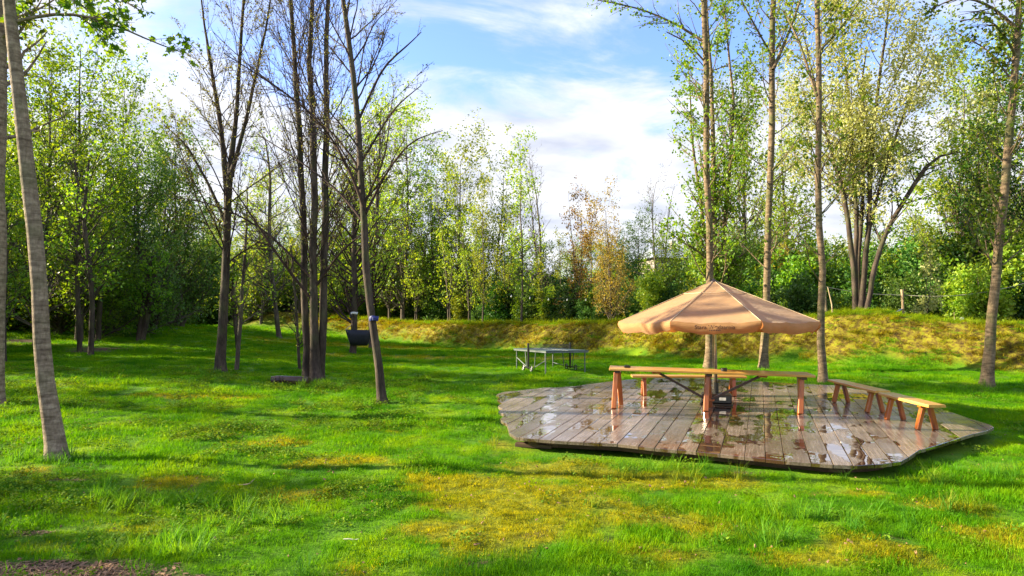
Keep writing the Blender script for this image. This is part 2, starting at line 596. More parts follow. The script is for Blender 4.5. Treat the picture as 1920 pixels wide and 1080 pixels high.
BEAM = wood_mat('old_beam_wood', (0.05, 0.028, 0.016), (0.09, 0.05, 0.03), (0.15, 0.09, 0.05), 0.7, 0, 0.0)
POST = wood_mat('weathered_post', (0.26, 0.19, 0.11), (0.40, 0.30, 0.18), (0.52, 0.42, 0.27), 0.8, 2, 0.0)
CANVAS = fabric_mat('tan_canvas', (0.47, 0.265, 0.105), 0.36)
PIPING = plain_mat('cream_piping', (0.62, 0.45, 0.27), 0.7)
INK = plain_mat('dark_print', (0.06, 0.025, 0.015), 0.8)
METAL = plain_mat('brushed_metal', (0.50, 0.46, 0.34), 0.35, 0.85, 30)
BLACK = plain_mat('black_plastic', (0.012, 0.012, 0.013), 0.35)
WHITE = plain_mat('white_paint', (0.75, 0.75, 0.72), 0.5)
GREYM = plain_mat('galvanised_tube', (0.13, 0.15, 0.15), 0.5, 0.3)
TT_TOP = plain_mat('dark_green_table', (0.035, 0.06, 0.055), 0.55, 0.0, 40)
NETM = plain_mat('net_cord', (0.045, 0.05, 0.05), 0.8)
HAMMOCK = plain_mat('black_nylon', (0.014, 0.016, 0.028), 0.7)
BLUE = plain_mat('blue_webbing', (0.008, 0.02, 0.15), 0.6)
CORD = plain_mat('pale_cord', (0.45, 0.42, 0.33), 0.7)
STONE = plain_mat('grey_roof', (0.28, 0.31, 0.36), 0.7)
WALLM = plain_mat('beige_wall', (0.30, 0.26, 0.23), 0.9)
GLASSM = plain_mat('dark_window', (0.04, 0.05, 0.06), 0.1)


# ------------------------------------------------------------------ object helpers
def tag(o, label=None, cat=None, group=None, kind=None):
    if label: o['label'] = label
    if cat: o['category'] = cat
    if group: o['group'] = group
    if kind: o['kind'] = kind
    return o


def empty(name, loc=(0, 0, 0), rz=0.0):
    o = bpy.data.objects.new(name, None)
    o.location = loc
    o.rotation_euler = (0, 0, rz)
    o.empty_display_size = 0.2
    COL.objects.link(o)
    return o


def link(name, me, mat=None, parent=None):
    if mat is not None and not me.materials:
        me.materials.append(mat)
    o = bpy.data.objects.new(name, me)
    COL.objects.link(o)
    if parent is not None:
        o.parent = parent
    return o


def np_mesh(name, V, Q, attr=None, smooth=False):
    """V (n,3), Q (f,k) faces with k corners each (or a list of such arrays)"""
    V = np.asarray(V, np.float32)
    Qs = Q if isinstance(Q, list) else [Q]
    me = bpy.data.meshes.new(name)
    me.vertices.add(len(V))
    me.vertices.foreach_set('co', V.ravel())
    loops = np.concatenate([np.asarray(q, np.int32).ravel() for q in Qs])
    counts = np.concatenate([np.full(len(q), q.shape[1], np.int32) for q in Qs])
    me.loops.add(len(loops))
    me.loops.foreach_set('vertex_index', loops)
    me.polygons.add(len(counts))
    starts = np.concatenate([[0], np.cumsum(counts)[:-1]]).astype(np.int32)
    me.polygons.foreach_set('loop_start', starts)
    me.polygons.foreach_set('loop_total', counts)
    me.polygons.foreach_set('use_smooth', np.full(len(counts), smooth, bool))
    if attr:
        for k, a in attr.items():
            at_ = me.attributes.new(k, 'FLOAT', 'POINT')
            at_.data.foreach_set('value', np.asarray(a, np.float32))
    me.update(calc_edges=True)
    return me


class MB:
    def __init__(s):
        s.v = []
        s.f = []

    def add(s, V, Fc):
        k = len(s.v)
        s.v += [tuple(p) for p in V]
        s.f += [tuple(i + k for i in f) for f in Fc]
        return s

    def box(s, c, d, rot=None, bev=0.0):
        x, y, z = (k / 2 for k in d)
        b = min(bev, x * 0.9, y * 0.9, z * 0.9)
        if b <= 0:
            P = [(i * x, j * y, k * z) for k in (-1, 1) for j in (-1, 1) for i in (-1, 1)]
            Fc = [(0, 2, 3, 1), (4, 5, 7, 6), (0, 1, 5, 4), (2, 6, 7, 3), (0, 4, 6, 2), (1, 3, 7, 5)]
        else:                         # chamfered box: 24 corners
            P = []
            idx = {}
            for k in (-1, 1):
                for j in (-1, 1):
                    for i in (-1, 1):
                        for a in range(3):
                            q = [i * (x - b), j * (y - b), k * (z - b)]
                            q[a] = (i * x, j * y, k * z)[a]
                            idx[(i, j, k, a)] = len(P)
                            P.append(tuple(q))
            Fc = []
            for a in range(3):
                o1, o2 = [t for t in range(3) if t != a]
                for s_ in (-1, 1):
                    ring = []
                    for p, q in ((-1, -1), (1, -1), (1, 1), (-1, 1)):
                        key = [0, 0, 0]
                        key[a] = s_; key[o1] = p; key[o2] = q
                        ring.append(idx[(*key, a)])
                    Fc.append(tuple(ring))
            for a in range(3):        # edge chamfers along axis a
                o1, o2 = [t for t in range(3) if t != a]
                for p in (-1, 1):
                    for q in (-1, 1):
                        def kk(e, ax):
                            key = [0, 0, 0]
                            key[a] = e; key[o1] = p; key[o2] = q
                            return idx[(*key, ax)]
                        Fc.append((kk(-1, o1), kk(1, o1), kk(1, o2), kk(-1, o2)))
            for i in (-1, 1):
                for j in (-1, 1):
                    for k in (-1, 1):
                        Fc.append((idx[(i, j, k, 0)], idx[(i, j, k, 1)], idx[(i, j, k, 2)]))
        M = rot if rot is not None else Matrix.Identity(3)
        c = Vector(c)
        return s.add([tuple(M @ Vector(p) + c) for p in P], Fc)

    def bar(s, a, b, w, h, up=(0, 0, 1), bev=0.003):
        a, b = Vector(a), Vector(b)
        z = (b - a)
        L = z.length
        z.normalize()
        x = Vector(up).cross(z)
        if x.length < 1e-4:
            x = Vector((1, 0, 0)).cross(z)
        x.normalize()
        y = z.cross(x)
        M = Matrix((x, y, z)).transposed()
        return s.box((a + b) / 2, (w, h, L), M, bev)

    def tube(s, pts, rad, n=8, caps=True):
        pts = [Vector(p) for p in pts]
        if isinstance(rad, (int, float)):
            rad = [rad] * len(pts)
        V, Fc = [], []
        for i, p in enumerate(pts):
            t = (pts[min(i + 1, len(pts) - 1)] - pts[max(i - 1, 0)]).normalized()
            x = t.cross(Vector((0, 0, 1)))
            if x.length < 1e-3:
                x = t.cross(Vector((0, 1, 0)))
            x.normalize()
            y = t.cross(x)
            for k in range(n):
                a = 2 * math.pi * k / n
                V.append(tuple(p + (x * math.cos(a) + y * math.sin(a)) * rad[i]))
        for i in range(len(pts) - 1):
            for k in range(n):
                Fc.append((i * n + k, i * n + (k + 1) % n, (i + 1) * n + (k + 1) % n, (i + 1) * n + k))
        if caps:
            Fc.append(tuple(range(n))[::-1])
            Fc.append(tuple((len(pts) - 1) * n + k for k in range(n)))
        return s.add(V, Fc)

    def mesh(s, name, smooth=False):
        me = bpy.data.meshes.new(name)
        me.from_pydata(s.v, [], s.f)
        import bmesh
        bm = bmesh.new()
        bm.from_mesh(me)
        bmesh.ops.recalc_face_normals(bm, faces=bm.faces)
        bm.to_mesh(me)
        bm.free()
        if smooth:
            for p in me.polygons:
                p.use_smooth = True
        return me

    def build(s, name, mat, parent=None, smooth=False):
        return link(name, s.mesh(name, smooth), mat, parent)


# ------------------------------------------------------------------ ground patches
def ell(x, y, px, py, rx, ry):
    c = ground_at(px, py)
    return np.exp(-(((x - c.x) / rx) ** 2 + ((y - c.y) / ry) ** 2))


DRYSPOTS = [(1000, 950, 1.3, .75), (850, 915, 1.0, .5), (1180, 985, 1.1, .6), (1300, 1000, .7, .45), (960, 1000, 1.0, .5), (1240, 900, .8, .5),
            (1080, 880, 1.0, .6), (620, 870, .8, .3), (930, 835, .35, .35), (480, 830, .9, .25), (380, 745, 1.6, .35), (1480, 1050, .6, .25),
            (1760, 950, .5, .2), (1250, 1040, .7, .25), (820, 1000, .6, .2), (560, 930, .6, .3), (850, 672, 8.0, 1.8), (1000, 672, 6.0, 1.8),
            (1640, 1040, .5, .3), (1380, 905, .3, .3), (1850, 1010, .4, .3), (330, 905, .5, .3), (60, 890, .4, .25), (1600, 930, .5, .2), (700, 650, 8.0, 3.0)]
_dry_c = [(ground_at(a, b), c, d) for a, b, c, d in DRYSPOTS]


def dryness(x, y):
    d = np.zeros(np.shape(x))
    for c, rx, ry in _dry_c:
        d = np.maximum(d, np.exp(-(((x - c.x) / rx) ** 2 + ((y - c.y) / ry) ** 2)))
    n = fbm(x, y, 1.3, 4, 3.0) + 0.06
    n2 = fbm(x, y, 4.0, 3, 8.0)
    v = d * 0.75 + (n - 0.5) * 1.0 + (n2 - 0.5) * 0.55
    return np.clip(sst(0.22, 0.62, v), 0, 1)


SOILSPOTS = [(120, 1085, 1.3, .42), (330, 1100, .5, .22), (60, 1000, .3, .07), (130, 905, .3, .1), (330, 920, .3, .08), (1130, 1015, .2, .06), (160, 660, 1.2, .9),
             (200, 655, 1.5, 1.2), (900, 1060, .12, .05), (1390, 890, .25, .12), (590, 716, .7, .25), (1430, 890, .2, .08), (1000, 1010, .25, .05), (40, 640, 1.5, 1.0), (1700, 1010, .25, .06)]
_soil_c = [(ground_at(a, b), c, d) for a, b, c, d in SOILSPOTS]


def soilness(x, y):
    d = np.zeros(np.shape(x))
    for c, rx, ry in _soil_c:
        d = np.maximum(d, np.exp(-(((x - c.x) / rx) ** 2 + ((y - c.y) / ry) ** 2)))
    n = fbm(x, y, 3.0, 4, 5.0)
    v = d + (n - 0.5) * 0.9
    woods = sst(3.0, 5.5, bank_dist(x, y)[0])
    return np.clip(np.maximum(sst(0.35, 0.6, v), woods * 0.9), 0, 1)


def bankness(x, y):
    d, al, tot = bank_dist(x, y)
    n = (fbm(x, y, 1.0, 3, 2.0) - 0.5) * 0.9
    return sst(-0.1, 0.5, d + n) * (1 - sst(3.4, 4.6, d)) * sst(tot + 1, tot - 8, al)


def axis_pts(a, b, fine0, fine1, step, grow):
    r = [fine0]
    while r[-1] < fine1:
        r.append(r[-1] + step)
    s_ = step
    while r[-1] < b:
        s_ *= grow
        r.append(r[-1] + s_)
    l = []
    s_ = step
    p = fine0
    while p > a:
        s_ *= grow
        p -= s_
        l.append(p)
    return np.array(l[::-1] + r)


gx = axis_pts(-1200, 1200, -10, 20, 0.13, 1.06)
gy = axis_pts(-60, 2200, 2.0, 32, 0.13, 1.06)
GX, GY = np.meshgrid(gx, gy, indexing='xy')
GZ = height(GX, GY)
nx, ny = len(gx), len(gy)
V = np.stack([GX.ravel(), GY.ravel(), GZ.ravel()], 1)
ii = (np.arange(ny - 1)[:, None] * nx + np.arange(nx - 1)[None, :]).ravel()
Q = np.stack([ii, ii + 1, ii + nx + 1, ii + nx], 1)
gme = np_mesh('ground', V, Q, {'dry': dryness(V[:, 0], V[:, 1]), 'soil': soilness(V[:, 0], V[:, 1]), 'bank': bankness(V[:, 0], V[:, 1])}, True)
ground = link('ground', gme, GROUND)
tag(ground, kind='structure')

# ------------------------------------------------------------------ deck
DECK_TOP = 0.20                   # height of the boards over the underside, in the deck's own frame
SLOPE = 0.042                     # the clearing and the deck rise gently away from the camera
TILT = math.atan(SLOPE)


def plane_z(y):
    return 0.05 + SLOPE * (y - 9.0)


def onp(px, py, off=0.0):
    v = ray(px, py)
    D = (EYE - 0.05 + SLOPE * 9.0 - off) / (SLOPE - v.z)
    return Vector((v.x * D, D, plane_z(D) + off))


def tilt_rot(rz):
    return (Matrix.Rotation(TILT, 3, 'X') @ Matrix.Rotation(rz, 3, 'Z')).to_euler()


OUT_PX = [(937, 737), (989, 730), (1078, 724), (1130, 717), (1181, 711), (1230, 708.5), (1320, 709.5), (1400, 714), (1500, 719), (1560, 722),
          (1640, 735), (1700, 748), (1770, 768), (1820, 785), (1858, 797), (1863, 801), (1850, 807), (1818, 815), (1755, 835), (1722, 844), (1705, 856),
          (1689, 865), (1652, 870), (1607, 873), (1560, 871), (1481, 865), (1404, 857), (1300, 846), (1222, 839), (1159, 832), (1040, 826), (980, 821),
          (967, 819), (955, 811), (951, 796), (943, 776), (941, 757)]
outline = [onp(x, y) for x, y in OUT_PX]
outline = [(p.x, p.y) for p in outline]
DA = math.atan((1425 - 960) / F)                    # direction the boards run in
DC = (4.3, 13.6)                                    # deck origin


def to_deck(p):
    x, y = p[0] - DC[0], p[1] - DC[1]
    return (x * math.cos(DA) - y * math.sin(DA), x * math.sin(DA) + y * math.cos(DA))


def from_deck(u, v):
    return (DC[0] + u * math.cos(DA) + v * math.sin(DA), DC[1] - u * math.sin(DA) + v * math.cos(DA))


poly = [to_deck(p) for p in outline]
if sum(poly[i][0] * poly[(i + 1) % len(poly)][1] - poly[(i + 1) % len(poly)][0] * poly[i][1] for i in range(len(poly))) < 0:
    poly = poly[::-1]


def clip(P, a, b, c):            # keep a*x+b*y<=c
    out = []
    for i in range(len(P)):
        p, q = P[i], P[(i + 1) % len(P)]
        dp, dq = a * p[0] + b * p[1] - c, a * q[0] + b * q[1] - c
        if dp <= 0: out.append(p)
        if (dp < 0 < dq) or (dq < 0 < dp):
            t = dp / (dp - dq)
            out.append((p[0] + t * (q[0] - p[0]), p[1] + t * (q[1] - p[1])))
    return out


def inset(P, d):
    n = len(P)
    out = []
    for i in range(n):
        a, b, c = P[i - 1], P[i], P[(i + 1) % n]
        e1 = Vector((b[0] - a[0], b[1] - a[1]))
        e2 = Vector((c[0] - b[0], c[1] - b[1]))
        if e1.length < 1e-6 or e2.length < 1e-6:
            out.append(b); continue
        e1.normalize(); e2.normalize()
        n1 = Vector((-e1.y, e1.x)); n2 = Vector((-e2.y, e2.x))
        m = n1 + n2
        if m.length < 1e-3:
            out.append(b); continue
        m.normalize()
        k = d / max(0.4, m.dot(n1))
        out.append((b[0] + m.x * k, b[1] + m.y * k))
    return out


def dedupe(P, e=0.004):
    out = []
    for p in P:
        if not out or math.hypot(p[0] - out[-1][0], p[1] - out[-1][1]) > e:
            out.append(p)
    if len(out) > 1 and math.hypot(out[0][0] - out[-1][0], out[0][1] - out[-1][1]) < e:
        out.pop()
    return out


rd = np.random.RandomState(11)
deck = empty('wooden_platform', (DC[0], DC[1], plane_z(DC[1]) - DECK_TOP))
deck.rotation_euler = tilt_rot(-DA)
tag(deck, 'large low platform of wet brown boards with puddles, standing on the lawn under the parasol', 'deck')
umin = min(p[0] for p in poly)
umax = max(p[0] for p in poly)
JOINT = 0.55
u = umin
while u < umax - 0.05:
    w = rd.choice([0.20, 0.24, 0.27, 0.30, 0.33])
    u1 = min(u + w, umax)
    g = 0.004
    strip = clip(clip(poly, -1, 0, -(u + g)), 1, 0, u1 - g)
    vj = JOINT + rd.uniform(-0.02, 0.02) if u > -4.3 else 3.2 + rd.uniform(-1.5, 1.5)
    parts = [clip(strip, 0, 1, vj - 0.004), clip(strip, 0, -1, -(vj + 0.004))] if len(strip) > 2 else []
    for k, P in enumerate(parts):
        P = dedupe(P)
        if len(P) < 3:
            continue
        vs_ = [p[1] for p in P]
        if max(vs_) - min(vs_) < 0.05:
            continue
        # ragged, slightly rounded sawn ends on the left hand edge
        if k == 0 and u < -3.6:
            out = []
            n = len(P)
            for i in range(n):
                p, q = P[i], P[(i + 1) % n]
                out.append(p)
                if (p[1] + q[1]) / 2 < 2.9 and abs(p[0] - q[0]) > 0.6 * w and p[1] < 3.0:
                    ex = Vector((q[0] - p[0], q[1] - p[1]))
                    nn = Vector((ex.y, -ex.x)).normalized()
                    for t, h in ((0.2, 0.055), (0.5, 0.085), (0.8, 0.045)):
                        out.append((p[0] + ex.x * t + nn.x * h, p[1] + ex.y * t + nn.y * h))
            P = out
        zt = DECK_TOP + rd.uniform(-0.003, 0.003)
        ch = 0.005
        I = inset(P, ch)
        n = len(P)
        V3 = [(p[0], p[1], zt) for p in I] + [(p[0], p[1], zt - ch) for p in P] + [(p[0], p[1], zt - 0.05) for p in P]
        Fc = [tuple(range(n))]
        for a in (0, 1):
            for i in range(n):
                j = (i + 1) % n
                Fc.append((a * n + j, a * n + i, (a + 1) * n + i, (a + 1) * n + j))
        Fc.append(tuple(2 * n + i for i in range(n))[::-1])
        MB().add(V3, Fc).build('plank', DECK, deck)
    u = u1
# joists and edge beams under the boards
ins = inset(poly, 0.28)
for i in range(0, len(ins)):
    a, b = ins[i], ins[(i + 1) % len(ins)]
    if math.hypot(a[0] - b[0], a[1] - b[1]) < 0.12:
        continue
    MB().bar((a[0], a[1], 0.09), (b[0], b[1], 0.09), 0.06, 0.115, (0, 0, 1)).build('edge_beam', BEAM, deck)
for v0 in np.arange(-5.0, 8.5, 0.9):
    S = clip(clip(inset(poly, 0.35), 0, -1, -v0), 0, 1, v0 + 0.06)
    if len(S) > 2:
        xs = [p[0] for p in S]
        MB().bar((min(xs), v0 + 0.03, 0.085), (max(xs), v0 + 0.03, 0.085), 0.06, 0.11).build('joist', BEAM, deck)
# timber blocks under the left front corner
c = to_deck(onp(968, 829, -0.1)[:2]); c2 = to_deck(onp(1015, 835, -0.1)[:2])
MB().bar((c[0] - 0.05, c[1] + 0.12, 0.04), (c2[0] + .1, c2[1] + 0.25, 0.04), 0.14, 0.06).build('support_block', BEAM, deck)
MB().bar((c[0] + 0.2, c[1] + 0.05, 0.10), (c2[0], c2[1] + 0.35, 0.10), 0.12, 0.07).build('support_block', BEAM, deck)


def inside_deck(x, y, grow=0.0):
    P = inset(poly, -grow) if grow else poly
    X = x - DC[0]; Y = y - DC[1]
    U = X * math.cos(DA) - Y * math.sin(DA)
    W = X * math.sin(DA) + Y * math.cos(DA)
    ins_ = np.zeros(np.shape(x), bool)
    n = len(P)
    for i in range(n):
        x1, y1 = P[i]; x2, y2 = P[(i + 1) % n]
        if abs(y2 - y1) < 1e-9: continue
        c_ = ((y1 > W) != (y2 > W)) & (U < (x2 - x1) * (W - y1) / (y2 - y1) + x1)
        ins_ ^= c_
    return ins_


# ------------------------------------------------------------------ furniture
def leg_pair_bench(root, x, h, top_w, spread, w=0.10, t=0.055):
    """two splayed legs at position x along the seat (x axis), spreading in y"""
    for s in (-1, 1):
        MB().bar((x, s * spread, 0.0), (x, s * top_w * 0.22, h), t, w, (1, 0, 0), 0.006).build('leg', PINE_LEG, root)


def make_bench(name, label, a, b, h=0.46, w=0.30, group='varnished wooden benches round the deck', inset_=0.28, legs=2):
    a, b = Vector(a), Vector(b)
    c = (a + b) / 2
    L = (b - a).length
    rz = math.atan2(b.y - a.y, b.x - a.x)
    root = empty(name, (c.x, c.y, plane_z(c.y)))
    root.rotation_euler = tilt_rot(rz)
    tag(root, label, 'bench', group)
    th = 0.045
    # seat: one thick slab with live, slightly tapering edges
    n = 9
    V, Fc = [], []
    rr = np.random.RandomState(int(L * 1000) % 997)
    for i in range(n):
        x = -L / 2 + L * i / (n - 1)
        e = (0.96 if i in (0, n - 1) else 1.0) * w / 2
        e1, e2 = e + rr.uniform(-.008, .008), e + rr.uniform(-.008, .008)
        for (y, z) in ((-e1, h - th), (-e1, h - 0.008), (-e1 + 0.008, h), (e2 - 0.008, h), (e2, h - 0.008), (e2, h - th)):
            V.append((x, y, z))
    for i in range(n - 1):
        for k in range(6):
            Fc.append((i * 6 + k, i * 6 + (k + 1) % 6, (i + 1) * 6 + (k + 1) % 6, (i + 1) * 6 + k))
    Fc += [tuple(range(6))[::-1], tuple((n - 1) * 6 + k for k in range(6))]
    MB().add(V, Fc).build('seat', PINE_TOP, root)
    for x in np.linspace(-L / 2 + inset_, L / 2 - inset_, legs):
        MB().box((x, 0, h - th - 0.021), (0.09, w * 0.86, 0.04), None, 0.006).build('leg_block', PINE_LEG, root)
        for s in (-1, 1):
            MB().bar((x, s * w * 0.52, 0.0), (x, s * w * 0.20, h - th - 0.03), 0.085, 0.075, (0, 1, 0), 0.012).build('leg', PINE_LEG, root)
    return root


zb = 0.46
a = onp(1184, 703, zb); b = onp(1396, 704, zb)
make_bench('bench', 'low bench half hidden behind the long table', a, b)
a = onp(1563, 711, zb); b = onp(1655, 732.5, zb)
make_bench('bench', 'bench at the far right edge of the deck, nearer the thin tree trunk', a, b)
a = onp(1660, 735.5, zb); b = onp(1756, 759, zb)
make_bench('bench', 'nearest bench, at the right edge of the deck with both ends in full view', a, b)

# the long table
TH = 0.785
ta = onp(1143, 762); tb = onp(1522, 773)
tc_ = (ta + tb) / 2
TL = (tb - ta).length
trz = math.atan2(tb.y - ta.y, tb.x - ta.x)
table = empty('long_table', (tc_.x, tc_.y, plane_z(tc_.y)))
table.rotation_euler = tilt_rot(trz)
tag(table, 'long narrow varnished trestle table in front of the parasol pole', 'table')
W = 0.60
TS = -0.016                       # the old table slopes a little down to the right
tM = Matrix.Rotation(-math.atan(TS), 3, 'Y')
for k, yy in enumerate((-W / 3, 0, W / 3)):
    MB().box((0, yy, TH - 0.022), (TL, W / 3 - 0.004, 0.044), tM, 0.006).build('tabletop_board', PINE_TOP, table)
lx = [-TL / 2 + 0.16, 0.0, TL / 2 - 0.2]
for i, x in enumerate(lx):
    hh_ = TH + TS * x
    MB().box((x, 0, hh_ - 0.044 - 0.028), (0.11, W * 0.9, 0.05), tM, 0.008).build('leg_block', DARKWOOD, table)
    for s in (-1, 1):
        MB().bar((x + (0.07 * s), s * 0.24, 0.0), (x + 0.02 * s, s * 0.13, hh_ - 0.09), 0.10, 0.085, (0, 1, 0), 0.012).build('leg', PINE_LEG, table)
for s in (-1, 1):
    MB().bar((s * 0.05, -0.12, 0.22), (s * 0.98, -0.12, TH + TS * s - 0.07), 0.045, 0.06, (0, 1, 0), 0.006).build('brace', DARKWOOD, table)
    MB().box((s * 1.02, -0.04, TH + TS * s - 0.067), (0.16, 0.34, 0.04), tM, 0.006).build('brace_block', PINE_LEG, table)
MB().bar((-0.11, -0.12, 0.21), (0.11, -0.12, 0.21), 0.05, 0.06, (0, 1, 0), 0.01).build('crossbar', PINE_LEG, table)


def table_pt(x, y):
    v = tilt_rot(trz).to_matrix() @ Vector((x, y, TH + TS * x))
    return (table.location.x + v.x, table.location.y + v.y, table.location.z + v.z)


def lathe(prof, n=20):
    V, Fc = [], []
    for (r, z) in prof:
        for k in range(n):
            a_ = 2 * math.pi * k / n
            V.append((r * math.cos(a_), r * math.sin(a_), z))
    for i in range(len(prof) - 1):
        for k in range(n):
            Fc.append((i * n + k, i * n + (k + 1) % n, (i + 1) * n + (k + 1) % n, (i + 1) * n + k))
    Fc.append(tuple(range(n))[::-1])
    Fc.append(tuple((len(prof) - 1) * n + k for k in range(n)))
    return MB().add(V, Fc)


# two black objects on the table
o = MB().box((0, 0, 0.02), (0.13, 0.09, 0.04), None, 0.012).box((0, 0, 0.045), (0.09, 0.06, 0.012), None, 0.004).build('case', BLACK)
o.location = table_pt(-TL / 2 + 0.36, -0.05)
tag(o, 'small flat black case lying on the left end of the long table', 'case')
o = lathe([(0.05, 0), (0.06, 0.01), (0.062, 0.06), (0.056, 0.066), (0.05, 0.06), (0.046, 0.02)], 20).build('ashtray', BLACK)
o.location = table_pt(0.30, -0.12)
tag(o, 'round black ashtray on the long table right of the parasol pole', 'ashtray')

# the parasol
pb = onp(1343, 757)
UC = Vector((pb.x, pb.y, pb.z - 0.012))
azr = math.atan2(pb.x, pb.y)
para = empty('parasol', UC, -azr)
tag(para, 'large octagonal tan parasol open over the deck', 'parasol')
RR, ZR, ZP = 2.09, 1.74, 2.61
NP = 8


def cor(k, r, z, rot=math.pi / 8):
    a_ = rot + 2 * math.pi * k / NP - math.pi / 2
    return Vector((r * math.cos(a_), r * math.sin(a_), z))


canopy_root = None
for k in range(NP):
    A, B = cor(k - 1, 1, 0), cor(k, 1, 0)
    nu, nv = 13, 18
    V, Fc = [], []
    for j in range(nv):
        s = j / (nv - 1)
        r = 0.05 + (RR - 0.05) * s
        z = ZP - (ZP - ZR) * (s ** 0.97)
        for i in range(nu):
            t = i / (nu - 1)
            P = A.lerp(B, t) * r
            sag = 4 * t * (1 - t)
            # cloth sags between the ribs; small gathers near the rim corners
            zz = z - 0.055 * sag * s * (1.15 - 0.5 * s)
            edge = math.exp(-((1 - s) / 0.10))
            wr = 0.012 * edge * math.sin(14 * t + k * 2.1) + 0.008 * edge * math.sin(31 * t + k)
            V.append((P.x, P.y, zz + wr))
    for j in range(nv - 1):
        for i in range(nu - 1):
            q = j * nu + i
            Fc.append((q, q + 1, q + nu + 1, q + nu))
    rim = V[-nu:]
    pn = MB().add(V, Fc).build('canopy_panel', CANVAS, para, True)
    # valance hanging below the rim with a slack, curved hem
    nvv = 7
    V, Fc = [], []
    rr = np.random.RandomState(40 + k)
    ph = rr.uniform(0, 6)
    mid = (A + B) / 2
    outw = Vector((mid.x, mid.y, 0)).normalized()
    for j in range(nvv):
        s = j / (nvv - 1)
        for i in range(nu):
            t = i / (nu - 1)
            P = Vector(rim[i])
            sag = 4 * t * (1 - t)
            drop = 0.20 * s * (0.74 + 0.26 * min(1, sag * 2.6))
            wob = (0.020 * math.sin(9 * t + ph) + 0.012 * math.sin(21 * t + ph)) * s
            inw = -0.05 * s * s + wob
            V.append((P.x + outw.x * (inw + 0.02 * math.sin(math.pi * s)), P.y + outw.y * (inw + 0.02 * math.sin(math.pi * s)), P.z - drop - 0.012 * math.sin(12 * t + ph) * s))
    for j in range(nvv - 1):
        for i in range(nu - 1):
            q = j * nu + i
            Fc.append((q, q + nu, q + nu + 1, q + 1))
    val = MB().add(V, Fc).build('valance', CANVAS, para, True)
    if k == 0:
        FRONT = (A.lerp(B, 0.5) * RR, outw, rim)
        front_val = val
    # piping down the seam, rib under the cloth
    c0, c1 = cor(k, 0.05, ZP + 0.004), cor(k, RR, ZR + 0.004)
    MB().tube([c0, c0.lerp(c1, 0.5), c1], [0.0055, 0.006, 0.006], 6).build('seam_piping', PIPING, para)
    r0, r1 = cor(k, 0.07, ZP - 0.06), cor(k, RR - 0.03, ZR - 0.025)
    rb = MB().bar(r0, r1, 0.02, 0.03).build('rib', METAL, para)
    r2 = cor(k, 0.06, 1.98)
    MB().bar(r2, r0.lerp(r1, 0.52), 0.016, 0.024).build('strut', METAL, rb)
# horizontal seam of the cap
seam = []
for k in range(NP + 1):
    c_ = cor(k, 0.05 + (RR - 0.05) * 0.30, ZP - (ZP - ZR) * (0.30 ** 0.97) + 0.007)
    seam.append(c_)
mb = MB()
for k in range(NP):
    m_ = seam[k].lerp(seam[k + 1], 0.5) - Vector((0, 0, 0.012))
    mb.tube([seam[k], m_, seam[k + 1]], 0.0055, 5)
mb.build('vent_seam', PIPING, para)
lathe([(0.075, ZP - 0.03), (0.08, ZP), (0.05, ZP + 0.02), (0.025, ZP + 0.03), (0.02, ZP + 0.055), (0.008, ZP + 0.065)], 16).build('finial', DARKWOOD, para, True)
MB().tube([(0, 0, 0.30), (0, 0, ZP - 0.02)], 0.034, 16).build('pole', METAL, para, True)
MB().tube([(-0.055, -0.03, 0.32), (-0.05, -0.03, 1.9)], 0.005, 6).build('pull_cord', CORD, para)
lathe([(0.08, 1.93), (0.085, 1.95), (0.085, 1.99), (0.06, 2.01)], 16).build('runner', BLACK, para)
bs = MB().box((0, 0, 0.135), (0.62, 0.52, 0.20), None, 0.03).box((0, 0, 0.02), (0.66, 0.56, 0.035), None, 0.01).tube([(0, 0, 0.22), (0, 0, 0.46)], 0.055, 14).build('base', BLACK, para)
MB().box((0.13, -0.262, 0.14), (0.13, 0.006, 0.06), None, 0.002).build('label', WHITE, bs)


# printed words on the front valance, following the cloth
def lettering(text, size, zc_, ycen):
    cu = bpy.data.curves.new('lettering', 'FONT')
    cu.body = text
    cu.size = size
    cu.align_x = 'CENTER'
    cu.align_y = 'CENTER'
    cu.extrude = 0.0
    cu.offset = 0.0012
    ob = bpy.data.objects.new('lettering', cu)
    COL.objects.link(ob)
    dg = bpy.context.evaluated_depsgraph_get()
    me = bpy.data.meshes.new_from_object(ob.evaluated_get(dg))
    bpy.data.objects.remove(ob)
    mid, outw, rim = FRONT
    side = Vector((-outw.y, outw.x, 0))
    for v in me.vertices:
        lx_, lz_ = v.co.x, v.co.y
        p = Vector((mid.x, mid.y, 0)) + side * lx_ + outw * (0.035)
        v.co = Vector((p.x, p.y, ZR - 0.04 + zc_ + lz_))
    me.materials.clear()
    o_ = link('lettering', me, INK, para)
    # press the letters onto the cloth, 3 mm proud of it
    vm = front_val.data
    from mathutils.bvhtree import BVHTree
    bv = BVHTree.FromPolygons([v.co for v in vm.vertices], [tuple(p.vertices) for p in vm.polygons])
    for v in me.vertices:
        hit = bv.ray_cast(Vector(v.co) + outw * 0.5, -outw)
        if hit[0] is not None:
            v.co = hit[0] + outw * 0.003
    return o_


lettering('Stara Wędzarnia', 0.105, -0.075, 0)
